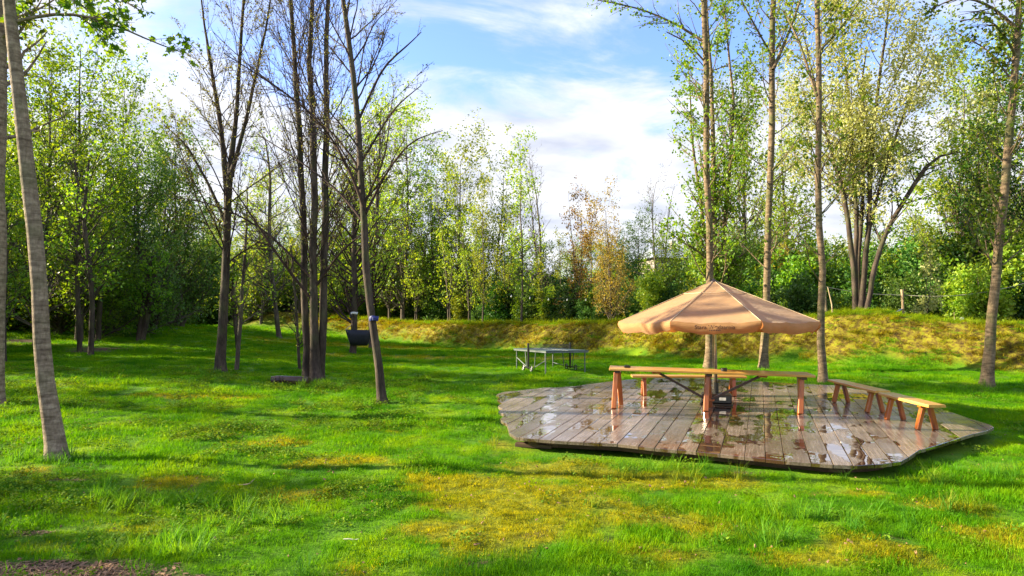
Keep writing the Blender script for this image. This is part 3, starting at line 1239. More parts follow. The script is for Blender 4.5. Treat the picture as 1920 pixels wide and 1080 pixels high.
# a second line too small to read: short strokes
mb = MB()
mid, outw, rim = FRONT
side = Vector((-outw.y, outw.x, 0))
from mathutils.bvhtree import BVHTree
_bv = BVHTree.FromPolygons([v.co for v in front_val.data.vertices], [tuple(p.vertices) for p in front_val.data.polygons])
for i in range(7):
    p = Vector((mid.x, mid.y, ZR - 0.165)) + side * ((i - 3) * 0.03)
    h_ = _bv.ray_cast(p + outw * 0.5, -outw)
    q = (h_[0] if h_[0] is not None else p) + outw * 0.003
    up = Vector((0, 0, 0.017))
    sd = side * 0.009
    mb.add([q - sd - up, q + sd - up, q + sd + up, q - sd + up], [(0, 1, 2, 3)])
mb.build('lettering', INK, para)

# ------------------------------------------------------------------ table tennis table
zg = 0.28
N_, L_, = Vector((1.06, 20.2)), Vector((0.06, 22.7))
ax = (L_ - N_).normalized()
pr = Vector((-ax.y, ax.x)) * -1
cN = (N_ + L_) / 2 + pr * 0.76
tt = empty('table_tennis_table', (cN.x, cN.y, hz(cN.x, cN.y)), math.atan2(ax.y, ax.x))
tag(tt, 'folding outdoor table tennis table with net and wheels on the lawn beyond the deck', 'table tennis table')
Ht = 0.74
for s in (-1, 1):
    tp = MB().box((s * 0.69, 0, Ht - 0.012), (1.37, 1.525, 0.024), None, 0.004).build('table_top', TT_TOP, tt)
    MB().box((s * 0.69, 0, Ht + 0.002), (1.37, 0.006, 0.002)).build('white_line', WHITE, tp)
    fr = MB()
    for y in (-0.745, 0.745):
        fr.box((s * 0.69, y, Ht - 0.05), (1.34, 0.025, 0.05), None, 0.004)
    fr.box((s * 1.36, 0, Ht - 0.05), (0.025, 1.46, 0.05), None, 0.004)
    fr.build('apron', GREYM, tt)
    for y in (-0.70, 0.70):
        MB().tube([(s * 1.20, y, 0), (s * 1.20, y, Ht - 0.03)], 0.022, 8).build('leg', GREYM, tt)
        MB().tube([(s * 0.32, y, 0.12), (s * 0.44, y, Ht - 0.03)], 0.016, 8).build('leg', GREYM, tt)
        MB().tube([(s * 0.34, y, 0.16), (s * 1.19, y, 0.42 if y > 0 else 0.22)], 0.014, 6).build('brace', GREYM, tt)
for y in (-0.78, 0.78):
    MB().box((0, y, 0.52), (0.09, 0.05, 0.86), None, 0.01).build('net_post', BLACK, tt)
    MB().box((0, y, 0.14), (0.74, 0.04, 0.05), None, 0.008).build('wheel_carrier', BLACK, tt)
    for s in (-1, 1):
        wh = MB()
        ring = [(s * 0.34 + 0.09 * math.cos(t), y - 0.03 * np.sign(-y), 0.115 + 0.09 * math.sin(t)) for t in np.linspace(0, 2 * math.pi, 17)]
        wh.tube(ring, 0.02, 6, False)
        w_o = wh.build('wheel', BLACK, tt)
        sp = MB()
        for t in np.linspace(0, 2 * math.pi, 6)[:-1]:
            sp.bar((s * 0.34, y + 0.03 * np.sign(y), 0.115), (s * 0.34 + 0.08 * math.cos(t), y + 0.03 * np.sign(y), 0.115 + 0.08 * math.sin(t)), 0.012, 0.012)
        sp.build('spokes', WHITE, w_o)
nt_ = MB()
for z in np.linspace(0.0, 0.15, 7):
    nt_.box((0, 0, Ht + z), (0.004, 1.53, 0.008 if z < 0.14 else 0.018))
for y in np.linspace(-0.76, 0.76, 40):
    nt_.box((0, y, Ht + 0.075), (0.004, 0.006, 0.15))
nt_.build('net', NETM, tt)

# ------------------------------------------------------------------ trees
def unit(v):
    return v / np.maximum(np.linalg.norm(v, axis=-1, keepdims=True), 1e-9)


TT = np.array([0, .008, .018, .035, .07, .12, .18, .25, .33, .42, .51, .60, .70, .80, .90, 1.0])


def resample(P, Rr, n, tt=None):
    P = np.asarray(P, float)
    Rr = np.asarray(Rr, float)
    d = np.concatenate([[0], np.cumsum(np.linalg.norm(np.diff(P, axis=0), axis=1))])
    t = np.linspace(0, d[-1], n) if tt is None else tt * d[-1]
    # smooth interpolation (catmull-like through a cubic fit of segments)
    out = np.stack([np.interp(t, d, P[:, k]) for k in range(3)], 1)
    for _ in range(2 if tt is None else 0):
        out[1:-1] = 0.25 * out[:-2] + 0.5 * out[1:-1] + 0.25 * out[2:]
    return out, np.interp(t, d, Rr)


def tubes(P, Rr, n):
    """P (B,N,3), Rr (B,N) -> verts, quads"""
    B, N = P.shape[:2]
    T = np.empty_like(P)
    T[:, 1:-1] = P[:, 2:] - P[:, :-2]
    T[:, 0] = P[:, 1] - P[:, 0]
    T[:, -1] = P[:, -1] - P[:, -2]
    T = unit(T)
    ref = np.where(np.abs(T[:, :1, 2:3]) > 0.9, np.array([1.0, 0, 0]), np.array([0, 0, 1.0]))
    ref = np.broadcast_to(ref, T.shape)
    X = unit(np.cross(T, ref))
    Y = np.cross(T, X)
    a = np.linspace(0, 2 * np.pi, n, endpoint=False)
    V = P[:, :, None, :] + Rr[:, :, None, None] * (np.cos(a)[None, None, :, None] * X[:, :, None, :] + np.sin(a)[None, None, :, None] * Y[:, :, None, :])
    V = V.reshape(-1, 3)
    b = np.arange(B)[:, None, None] * (N * n)
    i = np.arange(N - 1)[None, :, None] * n
    k = np.arange(n)[None, None, :]
    k2 = (k + 1) % n
    q = np.stack(np.broadcast_arrays(b + i + k, b + i + k2, b + i + n + k2, b + i + n + k), -1).reshape(-1, 4)
    return V, q


def lens(P):
    return np.linalg.norm(np.diff(P, axis=1), axis=2).sum(1)


def sprout(rng, P, Rr, count, t0, t1, ang, angv, lr, npts, up, wob, rr_, taper=0.25, lprof=0.6, rmin=0.003, Labs=None, tpow=1.0, flat=0.0):
    """children growing out of parent branches P (B,N,3)"""
    B, N = P.shape[:2]
    L = lens(P)
    pi = rng.choice(B, count, p=L / L.sum())
    t = t0 + (t1 - t0) * rng.rand(count) ** tpow
    f = t * (N - 1)
    i = np.minimum(f.astype(int), N - 2)
    w = (f - i)[:, None]
    P0 = P[pi, i] * (1 - w) + P[pi, i + 1] * w
    R0 = Rr[pi, i] * (1 - w[:, 0]) + Rr[pi, i + 1] * w[:, 0]
    T = unit(P[pi, i + 1] - P[pi, i])
    rv = rng.normal(size=(count, 3))
    rv[:, 2] *= (1 - flat)
    Qv = unit(rv - (rv * T).sum(1, keepdims=True) * T)
    a = ang + angv * rng.normal(size=count)
    d = unit(np.cos(a)[:, None] * T + np.sin(a)[:, None] * Qv)
    base = L[pi] if Labs is None else Labs
    ln = base * lr * (1 - lprof * t) * rng.uniform(0.65, 1.15, count)
    out = np.empty((count, npts, 3))
    out[:, 0] = P0
    step = ln / (npts - 1)
    for k in range(1, npts):
        d = unit(d + rng.normal(size=d.shape) * wob + np.array([0, 0, up]))
        out[:, k] = out[:, k - 1] + d * step[:, None]
    r0 = np.maximum(R0 * rr_, rmin)
    rad = r0[:, None] * np.linspace(1, taper, npts)[None, :]
    return out, rad


def leaves(rng, P, n_per, size, sv=0.45, t0=0.15, spread=0.05, droop=0.2, shape='kite', clump=1, upn=0.5):
    B, N = P.shape[:2]
    cnt = int(B * n_per)
    pi = rng.randint(0, B, cnt)
    t = t0 + (1 - t0) * rng.rand(cnt)
    f = t * (N - 1)
    i = np.minimum(f.astype(int), N - 2)
    w = (f - i)[:, None]
    C = P[pi, i] * (1 - w) + P[pi, i + 1] * w
    if cnt > 400 and shape == 'kite' and size > 0.07:
        C = C[:cnt // 4] + rng.normal(size=(cnt // 4, 3)) * spread
        C = np.repeat(C, 4, 0)
        cnt = len(C)
        C = C + rng.normal(size=(cnt, 3)) * size * 0.62
    else:
        C = C + rng.normal(size=(cnt, 3)) * spread
    nrm = rng.normal(size=(cnt, 3)) * 0.7
    nrm[:, 2] += upn
    nrm = unit(nrm)
    dr = rng.normal(size=(cnt, 3))
    dr[:, 2] -= droop * 2
    dr = unit(dr - (dr * nrm).sum(1, keepdims=True) * nrm)
    sd = np.cross(nrm, dr)
    s = size * (1 + sv * rng.uniform(-1, 1, cnt))
    s = s[:, None]
    if shape == 'kite':
        o = [(0, 0, 0), (0.42, 0.36, 0.10), (1.0, 0, -0.05), (0.42, -0.36, 0.10)]
        q = np.array([[0, 1, 2, 3]])
    elif shape == 'maple':
        o = [(0, 0, 0), (0.05, .42, .0), (.30, .28, .03), (.52, .62, -.04), (.66, .24, .03), (1.08, 0, -.1), (.66, -.24, .03), (.52, -.62, -.04), (.30, -.28, .03), (.05, -.42, .0)]
        q = None
    V = np.stack([C + s * (a * dr + b * sd + c * nrm) for a, b, c in o], 1)
    m = len(o)
    lv = np.repeat(rng.rand(cnt), m)
    base = np.arange(cnt)[:, None] * m
    if q is not None:
        return V.reshape(-1, 3), [base + q[0][None]], lv
    return V.reshape(-1, 3), [base + np.arange(m)[None]], lv


def merge(parts):
    Vs, Qs, off = [], {}, 0
    at_ = []
    for p in parts:
        V, q = p[0], p[1]
        qs = q if isinstance(q, list) else [q]
        for x in qs:
            Qs.setdefault(x.shape[1], []).append(x + off)
        Vs.append(V)
        if len(p) > 2: at_.append(p[2])
        off += len(V)
    return np.concatenate(Vs), [np.concatenate(v) for v in Qs.values()], (np.concatenate(at_) if at_ else None)


TRI = [0]


def tree_meshes(stems, seed, lim=None, br=None, tw=None, leaf=None, extra=None, base=None, tsides=10):
    """stems: list of (points, radii). Returns trunk mesh, branch mesh, leaf mesh, all relative to base"""
    rng = np.random.RandomState(seed)
    base = np.array(base if base is not None else stems[0][0][0], float)
    SP, SR = [], []
    for P, Rr in stems:
        p, r_ = resample(np.asarray(P, float) - base, Rr, 16, TT)
        p[5:-1] = 0.25 * p[4:-2] + 0.5 * p[5:-1] + 0.25 * p[6:]
        L = np.linalg.norm(p[-1] - p[0])
        wv = rng.normal(size=p.shape) * L * 0.0045 * np.minimum(1, np.gradient(TT) / 0.08)[:, None]
        wv[0] = 0
        wv[:, 2] = 0
        p = p + np.cumsum(wv, 0) * 0.5
        SP.append(p); SR.append(r_)
    SP = np.array(SP); SR = np.array(SR)
    flare = np.ones(16); flare[:5] = (1.75, 1.45, 1.2, 1.08, 1.02)
    tv, tq = tubes(np.repeat(SP, 1, 0), SR * flare[None], tsides)
    tmesh = np_mesh('trunk', tv, tq, None, True)
    bp = []
    levels = [(SP, SR)]
    cur = (SP, SR)
    twl = None
    if extra:
        EP, ER = [], []
        for P, Rr in extra:
            p, r_ = resample(np.asarray(P, float) - base, Rr, 10)
            EP.append(p); ER.append(r_)
        EP, ER = np.array(EP), np.array(ER)
        bp.append(tubes(EP, ER, 6))
    if lim:
        l1 = sprout(rng, SP, SR, npts=9, **lim)
        bp.append(tubes(*l1, 5))
        cur = l1
        if br:
            src = l1
            l2 = sprout(rng, *src, npts=6, **br)
            bp.append(tubes(*l2, 4))
            cur = l2
            if tw:
                l3 = sprout(rng, *l2, npts=4, **tw)
                bp.append(tubes(*l3, 3))
                cur = l3
    lp = []
    twp = cur[0]
    if leaf and lim:
        lp.append(leaves(rng, twp, **{k_: v_ for k_, v_ in leaf.items() if k_ != 'xn'}))
    if extra:
        e2 = sprout(rng, EP, ER, max(4, int(len(EP) * 16)), 0.15, 1.0, 0.75, 0.2, 0.34, 5, 0.0, 0.15, 0.5, lprof=0.5)
        bp.append(tubes(*e2, 4))
        if leaf:
            l_ = dict(leaf)
            l_['n_per'] = leaf.get('xn', 8) if 'xn' in leaf else 8
            l_.pop('xn', None)
            lp.append(leaves(rng, e2[0], **l_))
    bm_ = lm_ = None
    if bp:
        v, q, _ = merge(bp)
        bm_ = np_mesh('branches', v, q, None, True)
        TRI[0] += sum(len(x) for x in q) * 2
    if lp:
        v, q, a_ = merge(lp)
        lm_ = np_mesh('leaves', v, q, {'lv': a_}, False)
        TRI[0] += sum(len(x) * (x.shape[1] - 2) for x in q)
    TRI[0] += len(tq) * 2
    return tmesh, bm_, lm_, base


def tree_obj(name, meshes, loc, label, bark, leafm, twig=None, cat='tree', group=None, rz=0.0, sc=1.0, sz=None):
    tm, bm_, lm_, _ = meshes
    root = empty(name, loc, rz)
    root.scale = (sc, sc, sz if sz else sc)
    tag(root, label, cat, group)
    link('trunk', tm, bark, root)
    if bm_: link('branches', bm_, twig or bark, root)
    if lm_: link('crown', lm_, leafm, root)
    return root


def px_stem(pts, D0, wpx, dD=0.0):
    """trunk through picture points at depth D0 (dD added up the stem); wpx widths in picture pixels"""
    P, Rr = [], []
    for i, (x, y) in enumerate(pts):
        D = D0 + dD * i / max(1, len(pts) - 1)
        P.append(tuple(at(x, y, D)))
        Rr.append(wpx[i] * D / F / 2)
    return P, Rr


def base_fix(stem, sink=0.12):
    P, Rr = stem
    x, y, _ = P[0]
    P = list(P)
    P[0] = (x, y, hz(x, y) - sink)
    return P, Rr


def px_tree(name, label, pts, wpx, seed, bark, leafm, D=None, dD=0.0, more=(), extra=None, lim=None, br=None, tw=None, leaf=None, twig=None, group=None, cat='tree'):
    g = ground_at(*pts[0]) if D is None else None
    D = g.y if D is None else D
    stems = [base_fix(px_stem(pts, D, wpx, dD))]
    for (p2, w2, d2) in more:
        st = px_stem(p2, D + d2, w2, dD)
        if p2[0][1] > 560: st = base_fix(st)
        stems.append(st)
    ex = None
    if extra:
        ex = [px_stem(p, D + d_, w_, d2_) for (p, w_, d_, d2_) in extra]
    ms = tree_meshes(stems, seed, lim, br, tw, leaf, ex)
    return tree_obj(name, ms, tuple(ms[3]), label, bark, leafm, twig, group=group, cat=cat)


# --- trees standing on the lawn ---
px_tree('tree', 'pale barked trunk in the left foreground, standing nearest of all',
        [(109, 864), (97, 790), (84, 690), (70, 540), (55, 380), (40, 200), (27, 40), (10, -160), (0, -380)],
        [35, 32, 29, 27, 27, 24, 22, 17, 9], 1, BARK_PALE, LEAF_MAPLE,
        extra=[([(33, 40), (100, 22), (170, 30), (225, 48), (280, 78), (335, 96)], [7, 6, 5, 4, 3, 2], 0, 0.3),
               ([(28, -60), (90, -50), (160, -40), (230, 0), (260, 18)], [8, 7, 5, 4, 3], 0, -0.4),
               ([(30, -30), (70, -30), (130, -10), (190, 40), (215, 70)], [6, 5, 4, 3, 2], 0, 0.6)],
        lim=dict(count=12, t0=0.72, t1=1, ang=0.9, angv=0.2, lr=0.16, up=0.08, wob=0.12, rr_=0.35, lprof=0.3),
        br=dict(count=80, t0=0.2, t1=1, ang=0.8, angv=0.2, lr=0.4, up=0.0, wob=0.15, rr_=0.5),
        leaf=dict(n_per=9, size=0.085, spread=0.04, droop=0.5, shape='maple', xn=9))
px_tree('tree', 'pale trunk cut by the left border of the photo beside the nearest trunk',
        [(-6, 760), (-2, 640), (3, 420), (4, 200), (6, 0), (4, -200)], [24, 23, 26, 26, 22, 14], 2, BARK_PALE, LEAF_MAPLE,
        lim=dict(count=16, t0=0.65, t1=1, ang=0.9, angv=0.2, lr=0.2, up=0.08, wob=0.12, rr_=0.35, lprof=0.3),
        br=dict(count=90, t0=0.2, t1=1, ang=0.8, angv=0.2, lr=0.4, up=0.0, wob=0.15, rr_=0.5),
        leaf=dict(n_per=9, size=0.10, spread=0.05, droop=0.5))
FINE = dict(count=3200, t0=0.12, t1=1, ang=0.6, angv=0.2, lr=0.34, up=0.05, wob=0.10, rr_=0.55, rmin=0.0058)
px_tree('tree', 'dark trunk forking high into budding twigs, left of the three close stems',
        [(414, 699), (416, 620), (424, 540), (420, 470), (428, 400), (436, 300), (440, 240), (452, 100), (470, -80), (485, -230)],
        [19, 16, 15, 14, 13, 11, 8, 6, 4, 2], 3, BARK_DARK, BUD, twig=TWIG,
        more=[([(428, 400), (418, 300), (405, 200), (385, 90), (372, -40)], [12, 9, 8, 5, 2], 0.1),
              ([(432, 330), (455, 250), (475, 170), (500, 60), (520, -60)], [9, 7, 6, 4, 2], -0.1),
              ([(424, 420), (390, 340), (350, 270), (310, 235)], [7, 5, 4, 2], 0.1)],
        lim=dict(count=90, t0=0.42, t1=1, ang=0.62, angv=0.15, lr=0.27, up=0.07, wob=0.09, rr_=0.24, lprof=0.35),
        br=dict(count=900, t0=0.15, t1=1, ang=0.6, angv=0.2, lr=0.42, up=0.05, wob=0.10, rr_=0.5),
        tw=FINE, leaf=dict(n_per=3.0, size=0.05, spread=0.03, droop=0.1))
px_tree('tree', 'tree of three close dark stems with a broad fan of bare twigs',
        [(593, 712), (590, 640), (586, 520), (583, 400), (582, 250), (580, 100), (582, -60), (586, -260)],
        [20, 16, 14, 13, 12, 9, 7, 3], 4, BARK_DARK, BUD, twig=TWIG,
        more=[([(577, 706), (572, 620), (562, 480), (552, 300), (545, 150), (538, 0), (530, -200)], [15, 13, 12, 11, 9, 7, 3], 0.35),
              ([(599, 706), (607, 600), (611, 450), (612, 300), (615, 160), (622, 0), (632, -200)], [15, 14, 13, 12, 10, 8, 3], 0.2)],
        extra=[([(583, 560), (520, 480), (470, 400), (420, 330)], [6, 5, 3, 2], 0, -1.0),
               ([(590, 540), (640, 470), (690, 430)], [5, 4, 2], 0, -0.6),
               ([(583, 520), (500, 430), (400, 380), (330, 370)], [5, 4, 3, 2], 0, 0.5)],
        lim=dict(count=110, t0=0.40, t1=0.95, ang=0.55, angv=0.18, lr=0.40, up=0.03, wob=0.05, rr_=0.18, lprof=0.45),
        br=dict(count=1300, t0=0.12, t1=1, ang=0.42, angv=0.15, lr=0.40, up=0.02, wob=0.07, rr_=0.55, rmin=0.006),
        tw=dict(FINE, count=4200), leaf=dict(n_per=1.2, size=0.055, spread=0.02, xn=5))
px_tree('tree', 'single dark leaning trunk in mid lawn with a blue strap round it',
        [(718, 755), (712, 690), (700, 600), (691, 480), (683, 350), (675, 220), (662, 90), (645, 0), (622, -120), (600, -240)],
        [17, 15, 14, 13, 12, 11, 10, 9, 6, 2], 5, BARK_DARK, BUD, twig=TWIG,
        extra=[([(684, 395), (660, 320), (600, 220), (500, 150), (420, 100)], [7, 5, 4, 3, 2], 0, -0.6),
               ([(682, 330), (650, 270), (560, 190), (470, 130), (400, 60)], [6, 4, 3, 2, 1.5], 0, 0.5),
               ([(686, 400), (720, 330), (770, 260), (830, 245)], [6, 4, 3, 1.5], 0, 0.8),
               ([(675, 220), (720, 120), (760, 90), (790, 60)], [5, 4, 3, 1.5], 0, 0.5),
               ([(684, 420), (640, 360), (560, 300), (480, 250)], [6, 4, 3, 1.5], 0, 0.9),
               ([(680, 300), (740, 200), (790, 160)], [5, 3, 1.5], 0, 0.3)],
        lim=dict(count=24, t0=0.55, t1=1, ang=0.6, angv=0.2, lr=0.24, up=0.06, wob=0.09, rr_=0.35, lprof=0.35),
        br=dict(count=300, t0=0.15, t1=1, ang=0.6, angv=0.2, lr=0.42, up=0.03, wob=0.1, rr_=0.5),
        tw=dict(FINE, count=2400, rmin=0.0035), leaf=dict(n_per=1.5, size=0.035, spread=0.02, xn=7))
px_tree('sapling', 'thin sapling with a pole straight stem left of the three close stems', [(563, 697), (556, 620), (550, 520), (545, 460)], [6, 5, 4, 2.5], 6, BARK_DARK, LEAF_YELLOW,
        lim=dict(count=20, t0=0.4, t1=1, ang=0.9, angv=0.2, lr=0.35, up=0.1, wob=0.12, rr_=0.4),
        leaf=dict(n_per=6, size=0.09, spread=0.08), cat='sapling')
px_tree('sapling', 'thin leaning stem just right of the dark forked trunk', [(443, 694), (452, 600), (461, 500), (466, 430), (468, 350)], [8, 7, 6, 4, 2], 7, BARK_GREY, LEAF_YELLOW,
        lim=dict(count=26, t0=0.45, t1=1, ang=0.9, angv=0.2, lr=0.3, up=0.08, wob=0.12, rr_=0.4),
        br=dict(count=60, t0=0.2, t1=1, ang=0.7, angv=0.2, lr=0.5, up=0.0, wob=0.12, rr_=0.5),
        leaf=dict(n_per=5, size=0.09, spread=0.08), cat='sapling')
SPARSE = dict(lim=dict(count=60, t0=0.34, t1=1, ang=0.85, angv=0.2, lr=0.115, up=0.08, wob=0.10, rr_=0.22, lprof=0.0, tpow=0.7),
              br=dict(count=300, t0=0.2, t1=1, ang=0.65, angv=0.2, lr=0.42, up=0.02, wob=0.1, rr_=0.5),
              leaf=dict(n_per=10, size=0.11, spread=0.10, droop=0.3, xn=9))
px_tree('tree', 'tall tan trunk rising right behind the parasol peak',
        [(1328, 694), (1331, 600), (1333, 500), (1334, 400), (1330, 280), (1326, 150), (1318, 0), (1310, -200), (1304, -380)],
        [16, 13.5, 12.5, 12, 11.5, 11, 10, 7, 3], 8, BARK_TAN, LEAF_FRESH,
        extra=[([(1322, 80), (1270, 45), (1200, 15), (1120, 0)], [6, 4, 3, 2], 0, 0.8), ([(1325, 120), (1290, 80), (1250, 60)], [4, 3, 2], 0, -0.6)], **SPARSE)
px_tree('tree', 'tall tan trunk between the parasol peak and its right corner',
        [(1431, 694), (1436, 620), (1441, 520), (1445, 400), (1448, 250), (1451, 100), (1455, 0), (1462, -200), (1466, -380)],
        [16, 13.5, 12.5, 12, 11.5, 11, 10, 7, 3], 9, BARK_TAN, LEAF_FRESH,
        extra=[([(1450, 130), (1480, 60), (1500, 0), (1520, -40)], [7, 5, 4, 2], 0, 0.8), ([(1450, 110), (1400, 20), (1380, -20)], [4, 3, 2], 0, -0.6)], **SPARSE)
px_tree('tree', 'tall grey tan trunk at the right corner of the parasol, behind the deck edge',
        [(1543, 718), (1541, 620), (1539, 520), (1537, 400), (1530, 270), (1532, 130), (1531, 0), (1530, -220), (1526, -420)],
        [15, 13, 12, 11.5, 11, 10, 9, 7, 3], 10, BARK_TAN, LEAF_FRESH,
        extra=[([(1531, 180), (1500, 80), (1470, 20)], [5, 4, 2], 0, 0.8), ([(1532, 100), (1580, 50), (1620, -10)], [5, 4, 2], 0, -0.6)], **SPARSE)
px_tree('tree', 'tall pale trunk leaning right near the right border, in front of the grass bank',
        [(1850, 724), (1858, 640), (1868, 550), (1880, 430), (1892, 310), (1904, 180), (1914, 60), (1926, -100), (1940, -330)],
        [21, 18, 16, 15, 15, 13, 12, 8, 3], 11, BARK_TAN, LEAF_MAPLE,
        extra=[([(1912, 60), (1860, 10), (1800, -10), (1750, 15)], [7, 5, 4, 2], 0, 0.3), ([(1908, 110), (1880, 60), (1850, 30), (1800, 40)], [6, 5, 3, 2], 0, -0.8),
               ([(1905, 160), (1850, 90), (1790, 60)], [4, 3, 2], 0, 1.0)], **SPARSE)
px_tree('tree', 'thin dark tree carrying the left end of the black hammock',
        [(661, 663), (664, 580), (667, 480), (669, 400), (673, 320), (680, 250)], [12, 11, 10, 9, 6, 2], 12, BARK_DARK, LEAF_YELLOW, twig=TWIG,
        lim=dict(count=60, t0=0.35, t1=1, ang=0.8, angv=0.2, lr=0.34, up=0.08, wob=0.1, rr_=0.4, lprof=0.4),
        br=dict(count=420, t0=0.15, t1=1, ang=0.6, angv=0.2, lr=0.45, up=0.02, wob=0.1, rr_=0.5),
        leaf=dict(n_per=6, size=0.13, spread=0.12))
px_tree('tree', 'thin pale tree carrying the right end of the black hammock',
        [(697, 655), (695, 600), (692, 560), (697, 500), (703, 420), (708, 300), (712, 200)], [10, 9, 9, 8, 7, 5, 2], 13, BARK_GREY, LEAF_YELLOW, twig=TWIG,
        lim=dict(count=60, t0=0.35, t1=1, ang=0.75, angv=0.2, lr=0.3, up=0.08, wob=0.1, rr_=0.4, lprof=0.4),
        br=dict(count=420, t0=0.15, t1=1, ang=0.6, angv=0.2, lr=0.45, up=0.02, wob=0.1, rr_=0.5),
        leaf=dict(n_per=6, size=0.13, spread=0.12))
px_tree('tree', 'slim leaning tree at the left end of the grass bank', [(524, 634), (516, 570), (508, 500), (505, 420), (512, 330), (500, 260)], [9, 8, 7, 6, 5, 2], 14, BARK_GREY, LEAF_YELLOW,
        lim=dict(count=50, t0=0.3, t1=1, ang=0.9, angv=0.2, lr=0.34, up=0.06, wob=0.1, rr_=0.4, lprof=0.4),
        br=dict(count=300, t0=0.15, t1=1, ang=0.6, angv=0.2, lr=0.45, up=0.02, wob=0.1, rr_=0.5),
        leaf=dict(n_per=6, size=0.14, spread=0.12))

# --- the many stemmed pale tree on the bank ---
DB = 27.5
px_tree('tree', 'broad many stemmed tree with pale cream green leaves growing on the hump of the bank',
        [(1606, 584), (1600, 500), (1590, 420), (1575, 340), (1555, 270), (1530, 170), (1500, 60)], [12, 10, 9, 8, 6, 4, 2], 15, BARK_DARK, LEAF_PALE, D=DB,
        more=[([(1602, 584), (1606, 480), (1604, 400), (1598, 300), (1590, 200), (1580, 60), (1575, -40)], [10, 9, 8, 7, 5, 3, 2], 0.2),
              ([(1612, 584), (1618, 500), (1625, 400), (1628, 300), (1640, 180), (1655, 60), (1670, -60)], [11, 10, 9, 8, 6, 4, 2], -0.2),
              ([(1616, 584), (1622, 470), (1640, 380), (1665, 300), (1700, 200), (1740, 100)], [8, 7, 6, 5, 4, 2], 0.4),
              ([(1608, 584), (1612, 450), (1620, 330), (1610, 200), (1625, 90)], [8, 7, 6, 5, 2], 0.5)],
        lim=dict(count=120, t0=0.52, t1=1, ang=0.75, angv=0.2, lr=0.33, up=0.04, wob=0.1, rr_=0.28, lprof=0.3),
        br=dict(count=1000, t0=0.15, t1=1, ang=0.65, angv=0.2, lr=0.42, up=0.02, wob=0.1, rr_=0.5),
        leaf=dict(n_per=32, size=0.115, spread=0.2, droop=0.0))
px_tree('tree', 'dark leaning bough like tree slanting right from the hump of the bank',
        [(1622, 586), (1640, 500), (1663, 430), (1700, 370), (1735, 310), (1755, 288), (1800, 285)], [9, 9, 8, 8, 7, 5, 2], 16, BARK_DARK, LEAF_YELLOW, D=27.0,
        lim=dict(count=24, t0=0.5, t1=1, ang=0.8, angv=0.2, lr=0.3, up=0.05, wob=0.1, rr_=0.4),
        br=dict(count=120, t0=0.15, t1=1, ang=0.65, angv=0.2, lr=0.42, up=0.02, wob=0.1, rr_=0.5),
        leaf=dict(n_per=6, size=0.13, spread=0.12))
px_tree('tree', 'leafy bright green maple behind the trunk at the parasol peak',
        [(1345, 600), (1343, 480), (1345, 380), (1340, 250), (1336, 120), (1330, 0), (1325, -60)], [13, 12, 10, 8, 6, 3, 2], 17, BARK_TAN, LEAF_FRESH, D=33.0,
        more=[([(1348, 600), (1356, 460), (1366, 330), (1372, 200), (1368, 90), (1360, 0)], [9, 8, 7, 5, 4, 2], 0.3),
              ([(1342, 600), (1330, 470), (1310, 360), (1295, 250), (1290, 150)], [8, 7, 6, 4, 2], 0.5)],
        lim=dict(count=110, t0=0.15, t1=1, ang=0.7, angv=0.2, lr=0.19, up=0.07, wob=0.1, rr_=0.4, lprof=0.35),
        br=dict(count=700, t0=0.15, t1=1, ang=0.65, angv=0.2, lr=0.45, up=0.02, wob=0.1, rr_=0.5),
        leaf=dict(n_per=15, size=0.16, spread=0.14, droop=0.4))

# --- prototypes for the wood ---
def proto(seed, H, r, lean=0.0, nstem=1, lim=None, br=None, leaf=None, tw=None, curve=0.3):
    rng = np.random.RandomState(seed)
    stems = []
    for k in range(nstem):
        a_ = rng.uniform(0, 6.28)
        l_ = (0.12 if nstem > 1 else 0.03) * H * rng.uniform(0.5, 1.3) + lean * H
        P = [(0.12 * k * math.cos(a_), 0.12 * k * math.sin(a_), -0.3)]
        for t in (0.15, 0.35, 0.6, 0.8, 1.0):
            P.append((l_ * t ** 1.3 * math.cos(a_) + rng.normal() * curve * t * 0.5, l_ * t ** 1.3 * math.sin(a_) + rng.normal() * curve * t * 0.5, H * t * (1 if k == 0 else rng.uniform(0.8, 0.98))))
        stems.append((P, [r * q * (1 if k == 0 else 0.75) for q in (1.1, 0.9, 0.72, 0.5, 0.3, 0.1)]))
    return tree_meshes(stems, seed + 1, lim, br, tw, leaf, base=(0, 0, 0), tsides=7)


def LIM(n, ang=0.75, lr=0.3, t0=0.3, up=0.06, lprof=0.5, tpow=1.0):
    return dict(count=n, t0=t0, t1=1, ang=ang, angv=0.2, lr=lr, up=up, wob=0.1, rr_=0.4, lprof=lprof, tpow=tpow)


def BR(n, lr=0.45):
    return dict(count=n, t0=0.12, t1=1, ang=0.7, angv=0.22, lr=lr, up=0.02, wob=0.12, rr_=0.5)


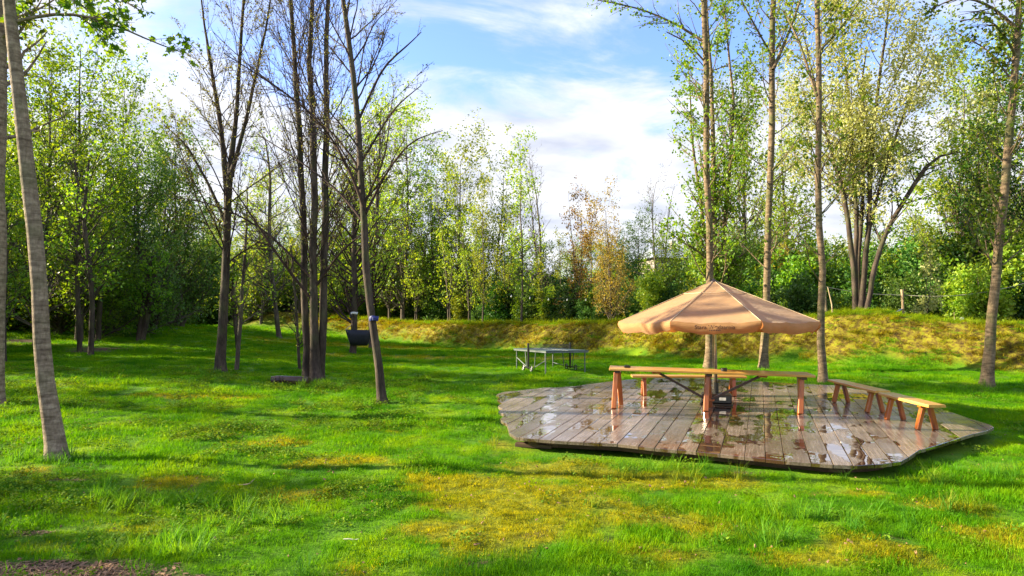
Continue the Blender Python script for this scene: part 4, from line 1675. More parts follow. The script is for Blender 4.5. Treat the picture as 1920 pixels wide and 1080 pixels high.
P_THIN = [proto(100 + i, 9.0, 0.065, nstem=n, lim=LIM(44, lr=0.24, t0=0.32), br=BR(230), leaf=dict(n_per=10, size=0.12, spread=0.17)) for i, n in enumerate((1, 2, 3))]
P_AIRY = [proto(110 + i, 12.0, 0.125, nstem=n, lim=LIM(70, lr=0.42, t0=0.28, lprof=0.35), br=BR(750), leaf=dict(n_per=11, size=0.135, spread=0.18)) for i, n in enumerate((1, 2))]
P_FULL = [proto(120 + i, 10.0, 0.2, nstem=n, lim=LIM(80, ang=0.95, lr=0.46, t0=0.16), br=BR(800), leaf=dict(n_per=18, size=0.15, spread=0.24)) for i, n in enumerate((1, 2, 3))]
P_TALL = [proto(160, 13.0, 0.15, nstem=1, lim=LIM(60, lr=0.30, t0=0.5), br=BR(600), leaf=dict(n_per=13, size=0.17, spread=0.2))]
P_BARE = [proto(130, 12.0, 0.12, nstem=2, lim=LIM(60, ang=0.45, lr=0.32, t0=0.35, up=0.03), br=BR(420, 0.4), tw=dict(FINE, count=1600, rmin=0.011), leaf=dict(n_per=0.5, size=0.05))]
P_BUSH = [proto(140 + i, 3.2, 0.05, nstem=5, lim=LIM(90, ang=0.9, lr=0.5, t0=0.05), br=BR(520), leaf=dict(n_per=15, size=0.13, spread=0.14)) for i in range(2)]
P_SPRAY = [proto(150, 4.2, 0.03, nstem=3, lim=LIM(40, ang=0.8, lr=0.25, t0=0.1), br=BR(160), leaf=dict(n_per=12, size=0.12, spread=0.10))]


def mat_variant(ms, leafm):
    """same geometry with another leaf material"""
    tm, bm_, lm_, b_ = ms
    l2 = lm_.copy()
    l2.materials.clear()
    l2.materials.append(leafm)
    return tm, bm_, l2, b_


_cache = {}


def place(protos, i, leafm, bark, px, D, topy, label, group, name='tree', cat='tree', rz=None, wide=1.0):
    key = (id(protos), i, leafm.name)
    if key not in _cache:
        _cache[key] = mat_variant(protos[i], leafm)
    ms = _cache[key]
    if px > 500:
        while D < 75 and float(bank_dist(np.array([ray(px, 600).x * D]), np.array([float(D)]))[0][0]) < 2.9:
            D += 0.5
    x = ray(px, 600).x * D
    z = hz(x, D)
    Hp = {id(P_THIN): 9.6, id(P_AIRY): 13.0, id(P_FULL): 11.5, id(P_BARE): 13.0, id(P_BUSH): 3.8, id(P_SPRAY): 4.6}[id(protos)]
    ztop = EYE + ray(px, topy).z * D
    s = max(0.15, (ztop - z) / Hp)
    rng = np.random.RandomState(int(px * 7 + D * 13) % 99991)
    o_ = tree_obj(name, ms, (x, D, z), label, bark, leafm, None, cat, group, rng.uniform(0, 6.28) if rz is None else rz, s * wide, s)
    return o_


GM = 'trees in the wood behind the grass bank'
# (px, depth, top row, kind, variant, leaf, label)
MID = [
    (842, 48, 300, P_THIN, 1, LEAF_YELLOW, 'slim pair of stems with sparse yellow green leaves behind the middle of the bank'),
    (862, 60, 276, P_AIRY, 0, LEAF_YELLOW, 'round topped tall tree above the middle of the bank'),
    (812, 58, 300, P_AIRY, 1, LEAF_FRESH, 'twin stemmed airy tree with a domed top, leftmost against the blue gap of sky'),
    (925, 56, 300, P_AIRY, 1, LEAF_YELLOW, 'airy flat topped tree just left of the tallest slim tree'),
    (978, 42, 245, P_THIN, 0, LEAF_YELLOW, 'tallest slim straight tree behind the bank, above the table tennis table'),
    (1022, 50, 275, P_BARE, 0, BUD, 'bare leafless tree with upright twigs behind the bank'),
    (1015, 60, 448, P_FULL, 0, LEAF_FRESH, 'rounded bright green tree below the bare twigs'),
    (1085, 44, 340, P_THIN, 1, LEAF_BRONZE, 'slim tree with reddish bronze leaves right of the bare one'),
    (1108, 46, 365, P_THIN, 0, LEAF_BRONZE, 'second slim tree with bronze leaves, a little lower'),
    (1148, 40, 372, P_AIRY, 1, LEAF_BRONZE, 'spreading many twigged tree with brownish leaves left of the parasol peak'),
    (1165, 62, 448, P_FULL, 1, LEAF_DARK, 'dark pointed tree top behind the brownish tree'),
    (1232, 52, 310, P_BARE, 0, BUD, 'bare crooked tree showing against the white sky left of the bright maple'),
    (1245, 40, 433, P_FULL, 2, LEAF_FRESH, 'bushy bright green tree just left of the parasol peak'),
    (755, 56, 205, P_AIRY, 0, LEAF_YELLOW, 'tall yellow green tree right of the leaning dark trunk'),
    (700, 60, 235, P_AIRY, 1, LEAF_YELLOW, 'tall yellow green tree behind the leaning dark trunk'),
    (730, 50, 330, P_AIRY, 0, LEAF_FRESH, 'leafy tree right of the leaning dark trunk, lower than its neighbours'), (630, 58, 340, P_FULL, 0, LEAF_YELLOW, 'yellow green tree seen between the three close stems and the hammock tree'), (560, 60, 350, P_AIRY, 1, LEAF_YELLOW, 'twin stemmed tree seen just left of the three close stems'),
    (490, 62, 330, P_AIRY, 0, LEAF_YELLOW, 'yellow green tree right of the dark forked trunk'), (780, 46, 360, P_THIN, 2, LEAF_YELLOW, 'small tree with three thin stems right of the leaning trunk'), (880, 44, 370, P_THIN, 1, LEAF_YELLOW, 'slim twin stemmed tree below the round topped tree'),
    (905, 47, 330, P_THIN, 0, LEAF_YELLOW, 'slim straight tree left of the tallest slim tree'), (948, 50, 380, P_THIN, 2, LEAF_YELLOW, 'small three stemmed tree right under the tallest slim tree'), (1050, 48, 430, P_THIN, 0, LEAF_YELLOW, 'low slim yellow green tree under the bare twigs'),
    (640, 50, 400, P_THIN, 0, LEAF_YELLOW, 'slim tree right of the three close stems'), (600, 56, 420, P_THIN, 1, LEAF_YELLOW, 'slim low tree between the three close stems'), (1200, 56, 410, P_AIRY, 0, LEAF_FRESH, 'light green tree behind the bare crooked tree'),
    (960, 64, 448, P_FULL, 1, LEAF_FRESH, 'mid green full tree behind the table tennis table'), (900, 66, 448, P_FULL, 2, LEAF_YELLOW, 'wide yellow green tree behind the slim pair of stems'), (830, 66, 415, P_FULL, 0, LEAF_YELLOW, 'wide yellow green tree above the middle of the bank'),
    (770, 64, 405, P_FULL, 1, LEAF_FRESH, 'mid green tree right of the blue strap'), (1080, 66, 448, P_FULL, 2, LEAF_FRESH, 'mid green tree behind the bronze trees'), (1130, 60, 448, P_FULL, 0, LEAF_YELLOW, 'yellow green tree behind the brownish tree'),
    (540, 66, 435, P_FULL, 1, LEAF_FRESH, 'mid green tree left of the three close stems, low in the wood'), (470, 64, 445, P_FULL, 2, LEAF_FRESH, 'mid green tree deep behind the dark forked trunk'),
]
for (px, D, ty, pr_, i, lm, lb) in MID:
    lb = lb or {'leaf_yellow_green': 'yellow green tree filling the wood behind the left half of the bank', 'leaf_fresh': 'mid green tree filling the wood behind the bank'}[lm.name]
    place(pr_, i, lm, BARK_GREY, px, D, ty, lb, GM, wide=0.85 if pr_ is P_THIN else 1.0)

GR = 'trees on the right behind the bank'
RIGHT = [
    (1395, 44, 130, P_AIRY, 0, LEAF_FRESH, 'light green tree between the two tan trunks right of the parasol peak', 0.8),
    (1480, 50, 190, P_AIRY, 1, LEAF_YELLOW, 'yellow green tree between the trunk behind the canopy and the corner trunk', 0.9),
    (1790, 34, 130, P_AIRY, 1, LEAF_YELLOW, 'airy olive tree between the pale cream tree and the right leaning trunk', 0.9),
    (1880, 38, 60, P_AIRY, 0, LEAF_YELLOW, 'tall light green tree filling the top right corner', 1.0),
    (1850, 33, 175, P_AIRY, 1, LEAF_DARK, 'darker green tree behind the right leaning trunk', 0.9),
    (1830, 42, 330, P_FULL, 0, LEAF_YELLOW, 'yellow green round tree low behind the right leaning trunk', 1.0),
    (1740, 50, 400, P_FULL, 1, LEAF_FRESH, 'round green tree seen under the leaning bough', 1.0),
    (1520, 60, 448, P_FULL, 2, LEAF_FRESH, 'round green tree behind the right corner of the parasol', 1.0),
    (1440, 56, 448, P_FULL, 0, LEAF_FRESH, 'round green tree seen between the tan trunks', 1.0),
    (1310, 50, 448, P_FULL, 1, LEAF_YELLOW, 'yellow green bushy tree left of the trunk at the parasol peak', 1.0),
    (1400, 42, 433, P_FULL, 1, LEAF_DARK, 'dark tree just behind the parasol top', 0.9),
    (1480, 40, 460, P_FULL, 2, LEAF_BRONZE, 'brownish green shrubby tree above the parasol canopy', 0.9),
    (1600, 55, 448, P_FULL, 0, LEAF_YELLOW, 'yellow green tree behind the many stemmed pale tree', 1.0),
    (1670, 60, 448, P_FULL, 2, LEAF_FRESH, 'green tree right of the many stemmed pale tree trunks', 1.0),
    (1910, 50, 330, P_FULL, 1, LEAF_YELLOW, 'yellow green tree at the right border', 1.0),
    (1960, 32, 100, P_AIRY, 0, LEAF_DARK, 'dark leafed tree cut by the right border', 1.0),
]
for (px, D, ty, pr_, i, lm, lb, wd) in RIGHT:
    place(pr_, i, lm, BARK_DARK if lm is LEAF_DARK else BARK_GREY, px, D, ty, lb, GR, wide=wd)
place(P_SPRAY, 0, LEAF_PALE, BARK_GREY, 1737, 27.5, 470, 'young tree with broad sunlit pale leaves just behind the bank, right of the wooden post', None, 'young_tree')
place(P_SPRAY, 0, LEAF_YELLOW, BARK_TAN, 1846, 27.5, 480, 'young thin stemmed tree with pale leaves left of the right leaning trunk', None, 'young_tree')
place(P_SPRAY, 0, LEAF_YELLOW, BARK_GREY, 1020, 46, 470, 'young tree with a bunch of yellow leaves behind the bank', None, 'young_tree')

GL = 'leafy trees at the left edge of the lawn'
LEFT = [
    (70, 30, 90, P_AIRY, 0, LEAF_FRESH, 'tall bright green tree directly behind the nearest pale trunk', 1.0),
    (150, 33, 55, P_AIRY, 1, LEAF_FRESH, 'tallest light green tree in the left wood, with spreading thin limbs', 1.0),
    (215, 40, 130, P_AIRY, 0, LEAF_FRESH, 'tall thin crowned tree second from the sky gap in the left wood', 0.8),
    (290, 46, 215, P_AIRY, 1, LEAF_FRESH, 'airy green tree at the sky gap of the left wood', 0.9),
    (340, 48, 240, P_FULL, 2, LEAF_COOL, 'dense grey green tree left of the dark forked trunk', 0.8),
    (268, 38, 250, P_FULL, 1, LEAF_COOL, 'dense grey green tree on a v shaped pair of trunks', 0.85),
    (380, 68, 370, P_FULL, 0, LEAF_COOL, 'low dense green tree behind the dark forked trunk', 0.9),
    (110, 36, 230, P_FULL, 0, LEAF_FRESH, 'green tree with a curved dark trunk behind the nearest pale trunk', 0.9),
    (185, 35, 300, P_FULL, 2, LEAF_FRESH, 'leafy tree over the bare soil patch at the left', 0.75),
    (10, 38, 250, P_FULL, 1, LEAF_YELLOW, 'sunny yellow green tree at the left border', 1.0),
    (40, 46, 200, P_FULL, 0, LEAF_YELLOW, 'yellow green tree seen left of the nearest pale trunk', 1.0),
    (170, 50, 330, P_FULL, 1, LEAF_FRESH, 'green tree deep in the left wood', 1.0),
    (420, 78, 400, P_FULL, 2, LEAF_YELLOW, 'yellow lit low tree between the dark forked trunk and the three stems', 0.9),
]
for (px, D, ty, pr_, i, lm, lb, wd) in LEFT:
    place(pr_, i, lm, BARK_DARK, px, D, ty, lb, GL, wide=wd)
# separate thin dark stems in front of the left wood
for (pts, w_, lb) in [
    ([(150, 662), (148, 560), (150, 470), (152, 380), (140, 280)], [9, 8, 7, 6, 3], 'thin dark stem left of the soil patch'),
    ([(170, 668), (172, 580), (166, 500), (155, 400), (165, 300)], [10, 9, 8, 7, 3], 'thin dark stem at the near side of the soil patch'),
    ([(184, 640), (186, 560), (185, 480), (182, 400)], [10, 9, 8, 4], 'dark stem at the far side of the soil patch'),
    ([(103, 625), (118, 560), (128, 500), (125, 430), (122, 330)], [12, 11, 10, 8, 4], 'curving dark trunk seen right of the nearest pale trunk'),
    ([(8, 680), (9, 590), (12, 480), (14, 380)], [8, 7, 6, 3], 'thin dark stem at the left border'),
    ([(258, 640), (266, 590), (272, 545), (285, 480)], [9, 8, 7, 4], 'left one of two dark trunks forming a v'),
    ([(264, 640), (276, 590), (283, 550), (300, 480)], [12, 11, 9, 4], 'thicker right one of two dark trunks forming a v'),
    ([(447, 655), (440, 600), (436, 560), (438, 480)], [8, 8, 7, 4], 'slim dark trunk behind the dark forked trunk')]:
    px_tree('tree', lb, pts, w_, int(pts[0][0]), BARK_DARK, LEAF_FRESH, group='thin dark trees at the left edge of the lawn',
            lim=dict(count=26, t0=0.45, t1=1, ang=0.9, angv=0.2, lr=0.34, up=0.06, wob=0.1, rr_=0.4, lprof=0.4),
            br=dict(count=150, t0=0.15, t1=1, ang=0.6, angv=0.2, lr=0.45, up=0.02, wob=0.1, rr_=0.5),
            leaf=dict(n_per=8, size=0.13, spread=0.12))

# ------------------------------------------------------------------ scattered stuff (geometry nodes instancing)
def joined(ms, bark, leafm, name):
    tm, bm_, lm_, _ = ms
    import bmesh
    parts = []
    off = 0
    Vs, faces, mats, lv = [], [], [], []
    me = bpy.data.meshes.new(name)
    allv, allq, allm, alll = [], {}, {}, []
    for mi, m_ in enumerate((tm, bm_, lm_)):
        if m_ is None: continue
        nv = len(m_.vertices)
        v = np.empty(nv * 3, np.float32); m_.vertices.foreach_get('co', v)
        allv.append(v.reshape(-1, 3))
        nl = len(m_.loops)
        li = np.empty(nl, np.int32); m_.loops.foreach_get('vertex_index', li)
        q = li.reshape(-1, 4) + off
        allq.setdefault(4, []).append(q)
        allm.setdefault(4, []).append(np.full(len(q), 0 if mi < 2 else 1, np.int32))
        if mi == 2:
            a_ = np.empty(nv, np.float32); m_.attributes['lv'].data.foreach_get('value', a_)
        else:
            a_ = np.zeros(nv, np.float32)
        alll.append(a_)
        off += nv
    me = np_mesh(name, np.concatenate(allv), [np.concatenate(allq[4])], {'lv': np.concatenate(alll)})
    me.materials.append(bark); me.materials.append(leafm)
    me.polygons.foreach_set('material_index', np.concatenate(allm[4]))
    return me


def scatter(name, pts, rots, scales, idx, extra_attr, meshes, label=None):
    """one object whose modifier puts one of the meshes on each point"""
    me = bpy.data.meshes.new(name)
    me.vertices.add(len(pts))
    me.vertices.foreach_set('co', np.asarray(pts, np.float32).ravel())
    for k, a_ in (('sc', scales), ):
        t_ = me.attributes.new(k, 'FLOAT', 'POINT'); t_.data.foreach_set('value', np.asarray(a_, np.float32))
    t_ = me.attributes.new('rot', 'FLOAT_VECTOR', 'POINT'); t_.data.foreach_set('vector', np.asarray(rots, np.float32).ravel())
    t_ = me.attributes.new('pick', 'INT', 'POINT'); t_.data.foreach_set('value', np.asarray(idx, np.int32))
    for k, a_ in extra_attr.items():
        t_ = me.attributes.new(k, 'FLOAT', 'POINT'); t_.data.foreach_set('value', np.asarray(a_, np.float32))
    o_ = bpy.data.objects.new(name, me)
    COL.objects.link(o_)
    ng = bpy.data.node_groups.new(name + '_scatter', 'GeometryNodeTree')
    ng.interface.new_socket('Geometry', in_out='INPUT', socket_type='NodeSocketGeometry')
    ng.interface.new_socket('Geometry', in_out='OUTPUT', socket_type='NodeSocketGeometry')
    gi = ng.nodes.new('NodeGroupInput'); go = ng.nodes.new('NodeGroupOutput')
    iop = ng.nodes.new('GeometryNodeInstanceOnPoints')
    g2i = ng.nodes.new('GeometryNodeGeometryToInstance')
    # sockets joined last come first, so add them in reverse
    for i, m_ in reversed(list(enumerate(meshes))):
        po = bpy.data.objects.new('%s_shape' % name, m_)
        oi = ng.nodes.new('GeometryNodeObjectInfo')
        oi.inputs['Object'].default_value = po
        oi.inputs['As Instance'].default_value = False
        if len(meshes) > 1:
            ng.links.new(oi.outputs['Geometry'], g2i.inputs[0])
        else:
            ng.links.new(oi.outputs['Geometry'], iop.inputs['Instance'])
    if len(meshes) > 1:
        ng.links.new(g2i.outputs[0], iop.inputs['Instance'])
        iop.inputs['Pick Instance'].default_value = True

        def nattr(nm, ty):
            n_ = ng.nodes.new('GeometryNodeInputNamedAttribute')
            n_.data_type = ty
            n_.inputs['Name'].default_value = nm
            return n_.outputs['Attribute']
        ng.links.new(nattr('pick', 'INT'), iop.inputs['Instance Index'])

    def nattr(nm, ty):
        n_ = ng.nodes.new('GeometryNodeInputNamedAttribute')
        n_.data_type = ty
        n_.inputs['Name'].default_value = nm
        return n_.outputs['Attribute']
    e2r = ng.nodes.new('FunctionNodeEulerToRotation')
    ng.links.new(nattr('rot', 'FLOAT_VECTOR'), e2r.inputs[0])
    ng.links.new(e2r.outputs[0], iop.inputs['Rotation'])
    ng.links.new(nattr('sc', 'FLOAT'), iop.inputs['Scale'])
    ng.links.new(gi.outputs[0], iop.inputs['Points'])
    ng.links.new(iop.outputs[0], go.inputs[0])
    md = o_.modifiers.new('scatter', 'NODES')
    md.node_group = ng
    tag(o_, label, None, None, 'stuff')
    return o_


def blades(seed, n, rad, h, hv, w, lean, bend=0.5, seg=2):
    rng = np.random.RandomState(seed)
    a = rng.uniform(0, 2 * np.pi, n)
    r = rad * np.sqrt(rng.rand(n))
    C = np.stack([r * np.cos(a), r * np.sin(a), np.full(n, -0.01)], 1)
    yaw = rng.uniform(0, 2 * np.pi, n)
    hh = h * (1 + hv * rng.uniform(-1, 1, n))
    ln = lean * rng.uniform(0.2, 1.2, n)
    D = np.stack([np.cos(yaw), np.sin(yaw), np.zeros(n)], 1)
    S = np.stack([-np.sin(yaw), np.cos(yaw), np.zeros(n)], 1)
    # viewed from any side: blade width axis random
    V = []
    ts = np.linspace(0, 1, seg + 1)
    for t in ts:
        c = C + D * (hh * ln * t ** 1.6)[:, None] + np.array([0, 0, 1.0]) * (hh * (t - bend * 0.25 * t * t * ln))[:, None]
        ww = (w * (1 - t) ** 0.6)
        if t < 1:
            V.append(c - S * ww / 2); V.append(c + S * ww / 2)
        else:
            V.append(c)
    V = np.stack(V, 1)
    m = V.shape[1]
    base = np.arange(n)[:, None] * m
    quads = [base + np.array([[2 * k, 2 * k + 1, 2 * k + 3, 2 * k + 2]]) for k in range(seg - 1)]
    tri = base + np.array([[2 * (seg - 1), 2 * (seg - 1) + 1, m - 1]])
    lv = np.repeat(rng.rand(n), m)
    Qs = ([np.concatenate(quads)] if quads else []) + [tri]
    me = np_mesh('blades', V.reshape(-1, 3), Qs, {'lv': lv})
    return me


def weeds(seed, n, rad, s):
    rng = np.random.RandomState(seed)
    a = rng.uniform(0, 2 * np.pi, n); r = rad * np.sqrt(rng.rand(n))
    P = np.stack([r * np.cos(a), r * np.sin(a), rng.uniform(0.005, 0.05, n)], 1)
    PP = np.stack([P, P + np.array([0, 0, 0.01])], 1)
    V, Qs, lv = leaves(rng, PP, 2, s, 0.4, 0, 0.015, 0.0, 'kite', 1, 1.6)
    return np_mesh('weeds', V, Qs, {'lv': lv})


rs = np.random.RandomState(5)


def spread_pts(x0, x1, y0, y1, dens, view=True):
    n = int((x1 - x0) * (y1 - y0) * dens)
    x = rs.uniform(x0, x1, n); y = rs.uniform(y0, y1, n)
    if view:
        k = np.abs(x) < 0.86 * y + 1.5
        x, y = x[k], y[k]
    return x, y


def grass_layer(name, zones, meshes, mat, smin, smax, accept, tilt=0.15, attr=None, label=None, sfun=None):
    X, Y, S = [], [], []
    for (x0, x1, y0, y1, dens, sm) in zones:
        x, y = spread_pts(x0, x1, y0, y1, dens)
        k = rs.rand(len(x)) < accept(x, y)
        k &= ~inside_deck(x, y, 0.16)
        x, y = x[k], y[k]
        X.append(x); Y.append(y); S.append(rs.uniform(smin, smax, len(x)) * sm)
    x = np.concatenate(X); y = np.concatenate(Y); s = np.concatenate(S)
    if sfun is not None: s = s * sfun(x, y)
    z = height(x, y)
    rots = np.stack([rs.normal(size=len(x)) * tilt, rs.normal(size=len(x)) * tilt, rs.uniform(0, 6.283, len(x))], 1)
    for m_ in meshes:
        m_.materials.append(mat)
    scatter(name, np.stack([x, y, z], 1), rots, s, rs.randint(0, len(meshes), len(x)), {'dry': dryness(x, y), 'lip': 0.85 * sst(1.3, 1.8, bank_dist(x, y)[0] + 0.5 * (fbm(x, y, 1.5, 2) - .5))}, meshes, label)
    return len(x)


ZN = [(-8, 8, 3.6, 9, 55, 1.0), (-14, 14, 9, 16, 34, 1.12), (-24, 20, 16, 27, 16, 1.45), (-34, 22, 27, 46, 7, 2.0), (-45, 5, 46, 62, 4, 2.6)]
lawn_ok = lambda x, y: np.clip((1 - soilness(x, y)) * (1 - 0.55 * dryness(x, y)) * (1 - 0.75 * bankness(x, y)), 0, 1)
lush = lambda x, y: 0.66 + 0.52 * sst(0.42, 0.68, fbm(x, y, 0.9, 3, 21.0)) + 0.25 * (fbm(x, y, 3.0, 2, 31.0) - 0.5) - 0.25 * dryness(x, y)
nA = grass_layer('grass', ZN, [blades(200 + i, 160, 0.20, 0.052, 0.45, 0.0055, 0.75) for i in range(3)], GRASS, 0.8, 1.2, lawn_ok, label='short bright green lawn grass', sfun=lush)
moss_ok = lambda x, y: np.clip((0.15 + dryness(x, y)) * (1 - 0.85 * soilness(x, y)) * (1 - bankness(x, y)), 0, 1)
nB = grass_layer('moss', ZN[:3], [blades(210 + i, 170, 0.19, 0.022, 0.5, 0.006, 1.3) for i in range(2)], GRASS, 0.8, 1.2, moss_ok, label='low yellow moss and dry sward')
tuft_c = [ground_at(*p) for p in [(1490, 885), (1630, 895), (1400, 895), (1660, 1000), (1560, 985), (1130, 895), (1240, 880), (1350, 890), (540, 975), (430, 985), (200, 950), (300, 945), (1800, 960),
                                  (1430, 1020), (250, 1040), (330, 1045), (1290, 900), (1750, 905), (1850, 905), (480, 950), (590, 725), (610, 722), (1545, 726), (1330, 702), (1850, 730), (95, 866), (118, 868), (128, 866), (415, 701), (718, 757), (1432, 696), (1858, 728)]]


def tuft_ok(x, y):
    d = np.zeros(np.shape(x))
    for c_ in tuft_c:
        s_ = 0.02 * c_.y + 0.08
        d = np.maximum(d, np.exp(-(((x - c_.x) / (s_ * 1.8)) ** 2 + ((y - c_.y) / s_) ** 2)))
    return np.clip(d * 0.9 + 0.006 * (lawn_ok(x, y)), 0, 1)


nC = grass_layer('tall_grass', [(-8, 9, 3.6, 12, 26, 1.0), (-20, 20, 12, 28, 8, 1.1)], [blades(220 + i, 34, 0.07, 0.19, 0.5, 0.009, 0.9, 0.7, 3) for i in range(3)], GRASS_TALL, 0.6, 1.15, tuft_ok, label='taller tufts of coarse grass')
weed_ok = lambda x, y: np.clip(0.04 + 1.2 * sst(0.50, 0.66, fbm(x, y, 1.1, 3, 41.0)) * sst(-0.5, -3.0, x) * (1 - soilness(x, y)), 0, 1) * (1 - bankness(x, y))
nD = grass_layer('clover', [(-8, 8, 3.6, 9, 26, 1.0), (-16, 14, 9, 20, 16, 1.3)], [weeds(230 + i, 40, 0.17, 0.030) for i in range(2)], WEED, 0.8, 1.2, weed_ok, label='low broad leafed weeds in the lawn')
bank_ok = lambda x, y: np.clip(bankness(x, y) * 1.1, 0, 1)
nE = grass_layer('bank_grass', [(4, 26, 17, 34, 26, 1.0), (-22, 10, 30, 62, 12, 1.5)], [blades(240 + i, 60, 0.16, 0.09, 0.6, 0.012, 1.7) for i in range(3)], GRASS_BANK, 0.7, 1.3, bank_ok, 0.35, label='dry yellow and brown grass on the bank')

# wood chips on the bare soil in the corner
x, y = spread_pts(-6, -0.5, 3.6, 8, 1500)
k = rs.rand(len(x)) < np.clip(soilness(x, y) - 0.1, 0, 1)
x, y = x[k], y[k]
chips = []
for i in range(3):
    rr = np.random.RandomState(300 + i)
    mb = MB()
    mb.box((0, 0, 0), (0.035 + 0.02 * i, 0.014 + 0.004 * i, 0.005), None, 0.0015)
    m_ = mb.mesh('chip'); m_.materials.append(CHIP); chips.append(m_)
scatter('bark_chips', np.stack([x, y, height(x, y) + 0.008], 1), np.stack([rs.normal(size=len(x)) * .3, rs.normal(size=len(x)) * .3, rs.uniform(0, 6.28, len(x))], 1),
        rs.uniform(0.35, 0.95, len(x)), rs.randint(0, 3, len(x)), {'dry': x * 0}, chips, 'brown bark chips on bare soil')

x, y = spread_pts(-9, 10, 4.5, 16, 12)
k = (rs.rand(len(x)) < 0.25 + 0.75 * dryness(x, y)) & ~inside_deck(x, y, 0.02)
x, y = x[k], y[k]
lit = []
for i in range(2):
    a_ = np.linspace(0, 2 * np.pi, 7)[:-1]
    r_ = np.array([1, .6, .9, .7, 1.0, .55]) * (0.010 + 0.005 * i)
    vv = [(r_[j] * math.cos(a_[j]) * 1.5, r_[j] * math.sin(a_[j]), 0.004 * (-1) ** j) for j in range(6)]
    m_ = MB().add(vv + [(p[0], p[1], p[2] - 0.001) for p in vv], [tuple(range(6)), tuple(range(6, 12))[::-1]]).mesh('dead_leaf')
    m_.materials.append(CHIP); lit.append(m_)
scatter('leaf_litter', np.stack([x, y, height(x, y) + 0.03], 1), np.stack([rs.normal(size=len(x)) * .5, rs.normal(size=len(x)) * .5, rs.uniform(0, 6.28, len(x))], 1),
        rs.uniform(0.5, 1.5, len(x)), rs.randint(0, 2, len(x)), {'dry': x * 0}, lit, 'small brown dead leaves and crumbs lying in the lawn')

# undergrowth behind the bank and the left wood: one mass of shrubs
ug = [joined(P_BUSH[0], BARK_DARK, LEAF_DARK, 'bush_a'), joined(P_BUSH[1], BARK_DARK, LEAF_COOL, 'bush_b'), joined(P_BUSH[0], BARK_DARK, LEAF_FRESH, 'bush_c'), joined(P_BUSH[1], BARK_GREY, LEAF_YELLOW, 'bush_d')]
X, Y, S, I = [], [], [], []
for k in range(5000):
    px = rs.uniform(-150, 2100)
    D = rs.uniform(26, 75)
    x_ = ray(px, 600).x * D
    d, al, tot = (float(q[0]) if hasattr(q, '__len__') else q for q in bank_dist(np.array([x_]), np.array([D])))
    ok = False
    if px > 470:
        ok = (7.5 if px > 1250 else 5.0) < d < 24
    else:
        ok = D > (50 if px < 300 else 68) + rs.uniform(-3, 3) or (px < 120 and D > 40)
    if not ok: continue
    if rs.rand() > 0.55: continue
    X.append(x_); Y.append(D); S.append(rs.uniform(0.55, 1.15) * (1.0 + 0.5 * (d > 12)))
    I.append(rs.choice([0, 1, 2, 3], p=[0.38, 0.25, 0.22, 0.15] if px > 470 else [0.1, 0.3, 0.35, 0.25]))
X = np.array(X); Y = np.array(Y)
scatter('undergrowth', np.stack([X, Y, height(X, Y) - 0.1], 1), np.stack([X * 0, X * 0, rs.uniform(0, 6.28, len(X))], 1), S, I, {'dry': X * 0}, ug, 'dark green mass of shrubs at the foot of the wood')
nU = len(X)

# far wood that closes the view, going on round the left side
fw = [joined(P_FULL[0], BARK_DARK, LEAF_FRESH, 'wood_a'), joined(P_FULL[1], BARK_DARK, LEAF_YELLOW, 'wood_b'), joined(P_FULL[2], BARK_DARK, LEAF_DARK, 'wood_c'), joined(P_AIRY[0], BARK_DARK, LEAF_YELLOW, 'wood_d'), joined(P_TALL[0], BARK_TAN, LEAF_FRESH, 'wood_e')]
X, Y, S, I = [], [], [], []
for k in range(420):
    px = rs.uniform(-500, 2400)
    D = rs.uniform(66, 110)
    X.append(ray(px, 600).x * D); Y.append(D)
    S.append(rs.uniform(0.65, 1.0) * (1.0 if px < 500 or px > 1300 else 0.85)); I.append(rs.choice(4, p=[0.35, 0.3, 0.2, 0.15]))
for k in range(60):                         # left of the picture
    yy_ = rs.uniform(-5, 62); X.append(rs.uniform(-72, -48) if 7 < yy_ < 25 else rs.uniform(-62, -30)); Y.append(yy_); S.append(rs.uniform(0.7, 1.0)); I.append(rs.choice(4))
X = np.array(X); Y = np.array(Y)
kk = ~((np.abs(X) < 0.86 * Y - 4) & (Y < 60))
X, Y, S, I = X[kk], Y[kk], np.array(S)[kk], np.array(I)[kk]
scatter('woodland', np.stack([X, Y, height(X, Y) - 0.2], 1), np.stack([X * 0, X * 0, rs.uniform(0, 6.28, len(X))], 1), S, I, {'dry': X * 0}, fw, 'far wood closing the view behind the lawn')
# unseen trees added beside the left wood to cast shade across the lawn
X, Y, S, I = [], [], [], []
for (x_, y_, s_, i_) in [(-23, 27.5, .9, 3), (-30, 24, .8, 3), (-14, 6.2, .55, 3), (-18, 7.5, .45, 0), (-13, 7.0, .36, 0), (-13, 8.7, .42, 2), (-16, 5.6, .5, 3), (-22, 21.8, .85, 0), (-24, 24, .8, 2), (-19.5, 19.3, .8, 3), (-24, 13.5, .40, 0), (-15.5, 8.2, .42, 1), (-33, 10.5, .8, 3), (-34, 17, .85, 3), (-32, 21.5, .8, 3), (-36, 13, .7, 3), (-24, 4, .9, 0), (-28, 29, 1.0, 0), (-20, 2, .8, 1)]:
    X.append(x_); Y.append(y_); S.append(s_); I.append(i_)
X = np.array(X, float); Y = np.array(Y, float)
scatter('woodland', np.stack([X, Y, height(X, Y) - 0.2], 1), np.stack([X * 0, X * 0, rs.uniform(0, 6.28, len(X))], 1), S, I, {'dry': X * 0}, fw, 'unseen trees added left of the view to shade the lawn')

